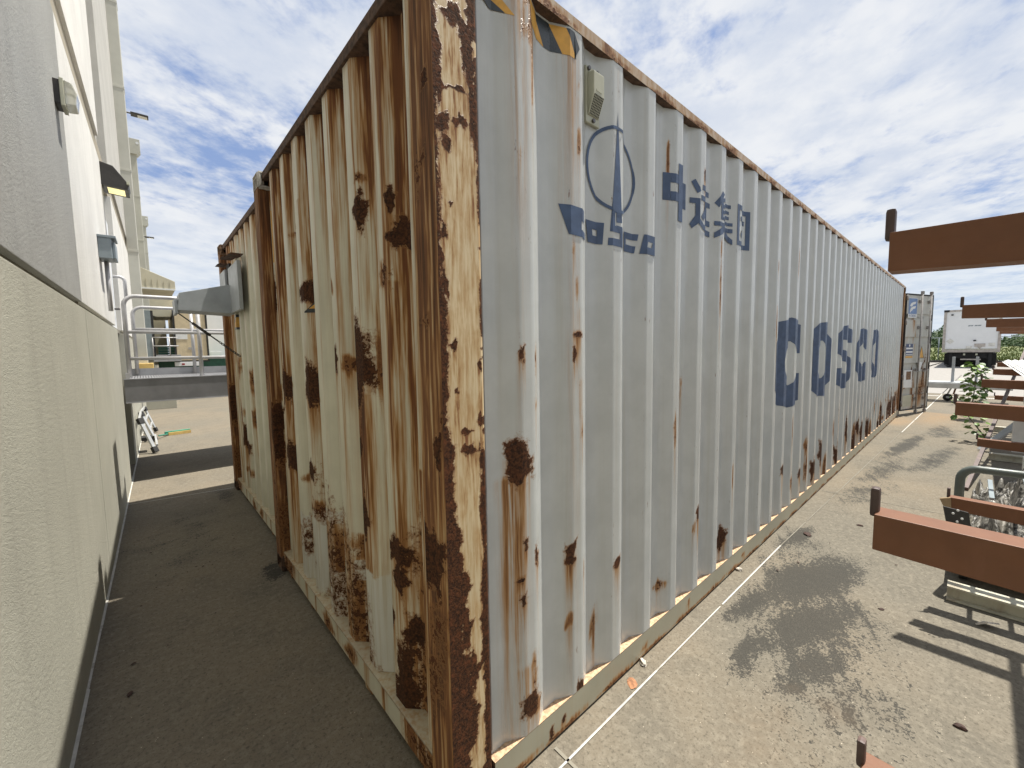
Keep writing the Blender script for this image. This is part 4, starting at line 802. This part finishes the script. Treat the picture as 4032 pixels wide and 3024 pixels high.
T2 = thing('tan_trailer', 'tan box trailer with black edge seals seen through the walkway rails', 'trailer', (.45, 22, 0))
MB().box(.04, 1.12, 0, 5, 1.42, 3.62).build('box', 'tan', T2, bevel=.02)
for q in ((-.02, .04, -.03, .03, 1.40, 3.64), (1.12, 1.18, -.03, .03, 1.40, 3.64), (-.02, 1.18, -.03, .03, 1.36, 1.42)): MB().box(*q).build('seal', 'rubber', T2)
MB().box(-.06, .9, -.05, 0, 1.18, 1.36).build('bumper', 'trailer', T2, bevel=.01); MB().box(.18, .28, -.06, -.05, 1.23, 1.30).build('tail_light', 'red', T2)
MB().box(.05, .45, -.012, 0, 2.35, 2.80).build('patch', 'white', T2); MB().box(.45, .68, -.012, 0, 1.90, 2.0).build('latch', 'trim', T2)
T3 = thing('grey_trailer', 'pale grey box trailer beside the tan one, with a white plate', 'trailer', (1.75, 24, 0))
MB().box(0, 2.5, 0, 6, 1.38, 3.75).build('box', 'trailer', T3, bevel=.02); MB().box(-.05, 2.55, -.04, 0, 1.28, 1.40).build('sill', 'trim', T3); MB().box(.12, .58, -.014, 0, 1.60, 1.80).build('plate', 'white', T3); MB().box(.58, 2.4, -.012, 0, 1.56, 1.60).build('stripe', 'red', T3)

# ------------------------------------------------------------------ cantilever rack
ROWS = [(.47, -.958), (3.02, -1.024), (5.50, -1.150), (7.98, -1.272), (10.8, -1.375)]
LV = [.667, 1.262, 1.852]
RK = ['cantilever rack upright whose top arm reaches over the concrete beside the blue emblem', 'cantilever rack upright holding the crumpled plastic bundles on its lower arm', 'cantilever rack upright behind the crumpled bundles and bent cart tube', 'cantilever rack upright standing over the white tote boxes', 'cantilever rack upright beside the young sapling']
for i, (x, y) in enumerate(ROWS):
    rk = thing('cantilever_rack', RK[i], 'rack', (x, y, 0), 0, 'rack uprights in a row along the container')
    bt = MB().box(0, .10, -1.3, -.02, .082, .096).box(0, .10, -1.3, -.02, .004, .014).box(.042, .052, -1.3, -.02, .014, .082).build('base', 'base', rk)
    MB().box(.0, .10, -1.25, -1.05, .1, 2.35).build('column', 'rack', rk, bevel=.006)
    for z in LV:
        tilt = .012
        a = MB().prism([(0, 0, z), (0, -1.06, z-tilt-.004), (0, -1.06, z-.110-tilt), (0, 0, z-.078)], (.064, 0, 0)).build('arm', 'rack', rk, bevel=.002)
        MB().box(.018, .042, -.006, .010, z-.012, z+.052).build('stop', 'stop', a, bevel=.006)
# bars lying along the top arms
for j, (y, w_) in enumerate(((-1.44, .045), (-1.60, .12))):
    tag(MB().bar((.30, y, 1.885), (3.35, y-.02, 1.885), w_, .05).build('steel_bar', 'galv', None, bevel=.004), ('narrow' if j == 0 else 'wide')+' galvanised steel bar lying along the top rack arms', 'bar')
# crumpled plastic bundles on the lower arms
def tarp(name, lab, x0, x1, y0, y1, z0, hgt, sd):
    n, m_ = 70, 60; rr = np.random.RandomState(sd); gxx, gyy = np.meshgrid(np.linspace(0, 1, n), np.linspace(0, 1, m_))
    h = np.zeros_like(gxx)
    for k in range(46):
        fx, fy, ph, am = rr.uniform(2, 22), rr.uniform(2, 26), rr.uniform(0, 6), rr.uniform(.2, 1)
        h += am*np.abs(np.sin(fx*gxx+fy*gyy*rr.choice([-1, 1])+ph))/(1+.10*(fx+fy))
    h = (h-h.min())/(h.max()-h.min()); env = np.clip(np.minimum.reduce([gxx*6, (1-gxx)*6, gyy*7, (1-gyy)*7]), 0, 1)**.6
    Z = z0+hgt*env*(.35+.65*h); X = x0+(x1-x0)*gxx+.03*np.sin(9*gyy+5*gxx); Y = y0+(y1-y0)*gyy+.02*np.sin(13*gxx)
    V = np.stack([X.ravel(), Y.ravel(), Z.ravel()], 1); i = (np.arange(n-1)[None]+np.arange(m_-1)[:, None]*n).ravel()
    me = bpy.data.meshes.new(name); me.from_pydata(V.tolist(), [], np.stack([i, i+1, i+1+n, i+n], 1).tolist()); me.update()
    o = link(me, name, 'tarp', None, True); sm = o.modifiers.new('thick', 'SOLIDIFY'); sm.thickness = .02; return tag(o, lab, 'plastic sheet')
tarp('plastic_bundle', 'crumpled plastic sheeting heaped low between the rack bases behind the bent tube', 3.50, 4.9, -1.50, -1.10, .10, .40, 3)
tarp('plastic_bundle', 'taller bulging bundle of crumpled plastic rising above the lower rack arm', 3.55, 5.0, -2.0, -1.28, .10, .64, 8)
bd = thing('flat_bars', 'pale flat bars lying along the lower rack arms under the plastic', 'bars', (3.1, -1.19, .672))
for k, (y, l) in enumerate(((0, .5), (-.16, .9))): MB().box(-.02*k, l, y-.022, y, .004*k, .016+.004*k).build('bar', 'ebox', bd, bevel=.002)
tag(MB().prism([(2.99, -.985, .655), (3.01, -1.03, .665), (3.01, -1.035, .585), (2.99, -1.005, .61)], (.008, -.004, .004)).build('cardboard_scrap', 'card'), 'torn brown cardboard scrap jutting past the end of the lower rack arm', 'cardboard')
bp = thing('bracket_plate', 'black perforated steel plate tucked under the lower rack arm', 'plate', (2.75, -1.03, .57))
MB().prism([(0, 0, 0), (0, -.10, -.03), (.02, -.08, .09), (.02, .02, .10)], (.012, .004, 0)).build('plate', 'pack', bp)
for k in range(5): MB().tube([(-.004, -.02-.018*(k % 3), .01+.022*k), (.001, -.02-.018*(k % 3), .01+.022*k)], .006, 8).build('bolt_head', 'white', bp)
CT = thing('platform_cart', 'platform cart with a bent grey green tube handle behind the rack arm', 'cart', (3.34, -1.06, 0))
MB().tube([(0, 0, .2), (0, -.005, .72)]+arc((0, -.085, .72), .08, 0, math.pi/2, 8, (0, 1, 0), (0, 0, 1))[1:]+[(0, -.9, .815)], .024, 14).build('handle', 'tube', CT, True)
MB().box(0, 1.2, -.92, .02, .17, .20).build('deck', 'base', CT, bevel=.005)
for a in (.12, 1.05):
    for b in (-.05, -.85): MB().tube([(a, b-.02, .07), (a, b+.02, .07)], .07, 14).build('wheel', 'rubber', CT, True); MB().box(a-.02, a+.02, b-.03, b+.03, .13, .17).build('caster_fork', 'galv', CT)
# totes, ribbed sheets and a raking brace further along
for k, (x, y, z) in enumerate(((8.3, -1.62, .70), (5.9, -1.52, .12))):
    t = thing('tote', ('white plastic tote of jars and parts standing on the middle of the rack', 'open white tote on the floor under the third rack upright')[k], 'tote', (x, y, z))
    for q in ((0, .9, -.01, .0, 0, .20), (0, .9, -.36, -.35, 0, .20), (0, .012, -.35, -.01, 0, .20), (.888, .9, -.35, -.01, 0, .20), (0, .9, -.35, -.01, 0, .012)): MB().box(*q).build('side', 'white', t, bevel=.003)
    for m2 in range(5): MB().tube([(.1+.16*m2, -.10-.14*(m2 % 2), .015), (.1+.16*m2, -.10-.14*(m2 % 2), .13)], .045, 10).build('jar', ('lens_off', 'glass', 'ebox')[m2 % 3], t, True)
rb = thing('ribbed_sheets', 'stack of white ribbed roofing sheets lying across the rack arms', 'sheets', (5.0, -1.42, 1.285))
for s_ in range(2):
    pr = []
    for k in range(9): y = -k*.075; pr += [(y, 0), (y-.03, 0), (y-.036, .022), (y-.06, .022), (y-.066, 0)]
    mb = MB(); L = 5.6
    for (y, z) in pr: mb.v += [(0+.06*s_, y-.02*s_, z+.012*s_), (L, y-.02*s_, z+.012*s_)]
    mb.f = [(2*k, 2*k+1, 2*k+3, 2*k+2) for k in range(len(pr)-1)]; o = mb.build('sheet', 'ribbed', rb); o.modifiers.new('t', 'SOLIDIFY').thickness = .002
tag(MB().bar((6.0, -1.10, .02), (14.0, -1.95, 1.9), .035, .035).build('raking_brace', 'stop', None), 'dark thin steel brace raking up behind the rack uprights', 'brace')
tag(MB().bar((8.6, -1.22, .02), (8.9, -1.75, .68), .12, .02).build('leaning_plate', 'galv', None), 'grey flat steel plate leaning against the rack base', 'plate')
tag(MB().box(8.25, 8.40, -1.62, -1.50, .10, .60).build('steel_profile', 'white', None, bevel=.004), 'short white steel profile standing upright on the rack base', 'profile')

# young sapling growing by the rack
def sapling(lab, loc, h, n, sd, lean=(0, 0), lo=.25, ls=1.0):
    rr = random.Random(sd); t = thing('sapling', lab, 'sapling', loc); pts = [(lean[0]*f+.02*math.sin(4*f+sd), lean[1]*f+.02*math.cos(3*f), h*f) for f in np.linspace(0, 1, 9)]
    MB().tube(pts, [.012*(1-.75*i/8)+.002 for i in range(9)], 7).build('stem', 'bark', t, True)
    me = bpy.data.meshes.new('leaf'); lp = [(0, 0, 0), (.35, .38, .05), (.7, .36, .03), (1.0, 0, -.08), (.7, -.36, .03), (.35, -.38, .05), (.45, 0, -.03)]
    me.from_pydata(lp, [], [(0, 1, 6), (1, 2, 6), (2, 3, 6), (3, 4, 6), (4, 5, 6), (5, 0, 6)]); me.update(); me.materials.append(M_['leaf'])
    for i in range(n):
        f = lo+(1-lo)*(i+.5)/n; q = Vector(pts[min(8, int(f*8))]).lerp(Vector(pts[min(8, int(f*8)+1)]), f*8 % 1); a = i*2.4+rr.uniform(-.4, .4); rad = rr.uniform(.03, .17)*(1.15-.4*f)
        o = bpy.data.objects.new('leaf', me); COL.objects.link(o); o.parent = t; o.location = q+Vector((math.cos(a)*rad, math.sin(a)*rad, rr.uniform(-.03, .05)))
        s_ = rr.uniform(.11, .19)*ls; o.scale = (s_, s_, s_); o.rotation_euler = (rr.uniform(-.7, .7), rr.uniform(-.2, .9), a)
    for i in range(5):
        f = .35+.13*i; q = Vector(pts[int(f*8)]); a = i*2.1; MB().tube([q, q+Vector((math.cos(a)*.14, math.sin(a)*.14, .05))], .003, 5).build('twig', 'bark', t, True)
sapling('leafy green sapling growing upright beside the wheeled platform', (12.4, -1.13, 0), 1.18, 130, 4, ls=.78)
sapling('low leafy shoot leaning out from under the rack arm', (9.4, -1.36, 0), .50, 34, 9, (.0, .36), .2, .62)
sapling('tiny weed in the joint near the caster wheel', (15.2, -.85, 0), .28, 9, 2, ls=.5)
# wheeled aluminium platform with stakes
PT = thing('wheeled_platform', 'aluminium wheeled platform with upright stakes beyond the open container door', 'platform', (16.2, -.70, 0))
for i in range(4): MB().box(-.30+.16*i, -.17+.16*i, -1.1, .75, .50, .545).build('deck_plank', 'alu', PT, bevel=.006)
for x in (-.33, .36): MB().box(x-.03, x, -1.1, .75, .38, .52).build('side_rail', 'alu', PT, bevel=.005)
MB().bar((0, -.02, .40), (0, .06, .18), .06, .04).build('leg', 'alu', PT); MB().bar((0, -.1, .40), (0, -.06, .20), .05, .04).build('leg', 'rack', PT); MB().bar((0, .70, .42), (.05, .95, .02), .07, .04).build('leg', 'alu', PT); MB().bar((0, -.72, .42), (0, -.55, .02), .09, .05).build('leg', 'galv', PT)
MB().tube([(-.03, .05, .10), (.03, .05, .10)], .10, 16).build('caster_wheel', 'rubber', PT, True)
MB().tube([(-.035, .05, .10), (.035, .05, .10)], .035, 10).build('caster_hub', 'alu', PT, True)
for y in (-.02, -.46): MB().bar((.02, y, .52), (.02, y, 1.24), .06, .06).build('stake', 'galv', PT, bevel=.006)

# white box trailer across the lot
TR = thing('white_trailer', 'white box trailer parked across the lot with its landing legs down', 'trailer', (39.6, 0, 0), 0)
MB().box(.02, 13, -2.15, .34, 1.22, 3.78).build('box', 'trailer', TR, bevel=.03)
for q in ((-.03, .08, .24, .37, 1.0, 3.80), (-.03, .08, -2.18, -2.05, 1.0, 3.80), (-.03, .08, -2.05, .24, 1.0, 1.20), (-.03, .08, -2.05, .24, 3.68, 3.80)): MB().box(*q).build('corner_trim', 'trim', TR, bevel=.01)
MB().box(-.035, -.03, .13, .38, 3.67, 3.81).build('marker_plate', 'undr', TR); MB().box(-.05, .02, -.06, .04, 3.44, 3.52).build('marker_light', 'undr', TR)
MB().box(.2, 12, -1.9, .1, .62, 1.0).build('chassis', 'undr', TR); MB().box(2, 12.5, -2.1, .3, .1, .9).build('underside', 'undr', TR)
for y in (-1.78, -.06):
    MB().box(.1, .28, y-.07, y+.07, .05, 1.0).build('landing_leg', 'undr', TR, bevel=.01); MB().box(.02, .36, y-.16, y+.16, .0, .06).build('leg_foot', 'undr', TR, bevel=.01)
MB().box(.05, .12, -1.4, -.5, .50, .58).build('crossbar', 'trim', TR)
for y in (-1.2, -.66): MB().tube([(.0, y, .80), (.0, y, .92)], .05, 8).build('air_coupling', 'vent', TR, True)
MB().box(-.02, .02, -1.55, -1.08, 1.36, 1.56).build('coupler_panel', 'trim', TR); MB().prism([(-.02, -1.42, 1.36), (-.02, -1.20, 1.36), (-.02, -1.31, 1.22)], (.04, 0, 0)).build('coupler_bracket', 'trim', TR); MB().box(-.015, .02, -.98, -.72, 1.26, 1.42).build('vent_panel', 'lens_off', TR); MB().box(-.03, .02, -1.14, -1.02, 1.72, 1.80).build('latch', 'undr', TR); MB().box(-.012, .02, -1.95, -1.68, 1.38, 1.60).build('notice', 'lens_off', TR)
MB().prism([(-.005, .20, 1.74), (-.005, .02, 1.92), (-.005, -.18, 1.74), (-.005, .02, 1.56)], (.02, 0, 0)).build('placard_holder', 'lens_off', TR)
for k, (y, wd) in enumerate(((-.74, .10), (-.86, .09), (-1.02, .12), (-1.16, .14))):   # maker's mark, too small to read
    MB().prism([(.012, y, 2.69), (.012, y-wd, 2.69), (.012, y-wd-.03, 2.76), (.012, y-.03, 2.76)], (.01, 0, 0)).build('maker_mark', 'ebox', TR)

# ------------------------------------------------------------------ scraps on the ground
def lump(name, lab, cat, loc, sz, m, sd, flat=1.0, group=None):
    bm = bmesh.new(); bmesh.ops.create_icosphere(bm, subdivisions=2, radius=1.0); rr = random.Random(sd)
    for v in bm.verts: k = 1+rr.uniform(-.28, .22); v.co = Vector((v.co.x*sz*k, v.co.y*sz*.7*k, max(v.co.z, -.35)*sz*.6*flat*k))
    z0 = min(v.co.z for v in bm.verts)
    for v in bm.verts: v.co.z -= z0
    me = bpy.data.meshes.new(name); bm.to_mesh(me); bm.free(); o = link(me, name, m); o.location = loc; o.rotation_euler = (0, 0, rr.uniform(0, 6)); return tag(o, lab, cat, group)
lump('stone', 'pale limestone pebble against the bottom rail of the container', 'stone', (1.145, -.022, .0), .026, 'rock', 1)
lump('stone', 'small pale pebble by the bottom rail below the emblem', 'stone', (2.46, -.02, 0), .024, 'rock', 2)
lump('rust_flake', 'flat orange rust flake lying beside the white joint line', 'rust flake', (.992, -.052, .0), .034, 'flake', 3, .18)
lump('rubber_scrap', 'curled black rubber scrap at the edge of the dark stain', 'scrap', (3.497, -.205, 0), .04, 'litter', 4, .5)
lump('bottle_cap', 'small dark bottle cap on the concrete near the rack shadows', 'cap', (2.605, -.782, .0), .016, 'litter', 5, .6)
lump('rubber_scrap', 'folded black scrap on the concrete with a thin shadow', 'scrap', (1.80, -1.123, 0), .022, 'litter', 6, .8)
lump('rubber_scrap', 'small black lump on the concrete off the end of the rack arm', 'scrap', (4.036, -.475, 0), .026, 'litter', 7, .6)
tag(MB().prism([(2.80, -1.17, .004), (2.86, -1.20, .004), (2.84, -1.26, .03), (2.80, -1.215, .035)], (.006, .004, .006)).build('metal_clip', 'rock'), 'bent pale metal clip lying in the rack shadow', 'clip')
def deadleaf(loc, s_, lab, rz, group=None):
    pts = [(0, 0), (.3, .22), (.65, .25), (1, .05), (.8, -.18), (.35, -.2)]
    bm = bmesh.new(); top = [bm.verts.new((a*s_, b*s_, .006+.10*s_*abs(b)*2)) for a, b in pts]; f = bm.faces.new(top); r = bmesh.ops.extrude_face_region(bm, geom=[f])
    for v in [g for g in r['geom'] if isinstance(g, bmesh.types.BMVert)]: v.co.z += .0015
    me = bpy.data.meshes.new('dead_leaf'); bm.to_mesh(me); bm.free(); o = link(me, 'dead_leaf', 'litter'); o.location = loc; o.rotation_euler = (0, 0, rz); tag(o, lab, 'leaf', group)
deadleaf((-.835, 1.53, 0), .042, 'large dark dead leaf on the shaded concrete by the wall', 1.2); deadleaf((-.83, 1.80, 0), .028, 'narrow curled dead leaf further up the shaded gap', .4)
for k in range(34):
    x, y = rnd.uniform(-.85, -.02), rnd.choice([rnd.uniform(1.6, 4.6), rnd.gauss(2.6, .4), rnd.uniform(2.3, 3.4)])
    if x > -.0: continue
    deadleaf((x, y, 0), rnd.uniform(.008, .022), 'tiny dark flake of debris on the shaded concrete between the walls', rnd.uniform(0, 6), 'flakes of debris in the gap')
for k in range(9): deadleaf((rnd.uniform(2.5, 9), rnd.uniform(-.9, -.05), 0), rnd.uniform(.012, .03), 'tiny dark chip lying on the sunlit concrete beside the container', rnd.uniform(0, 6), 'chips on the sunlit concrete')
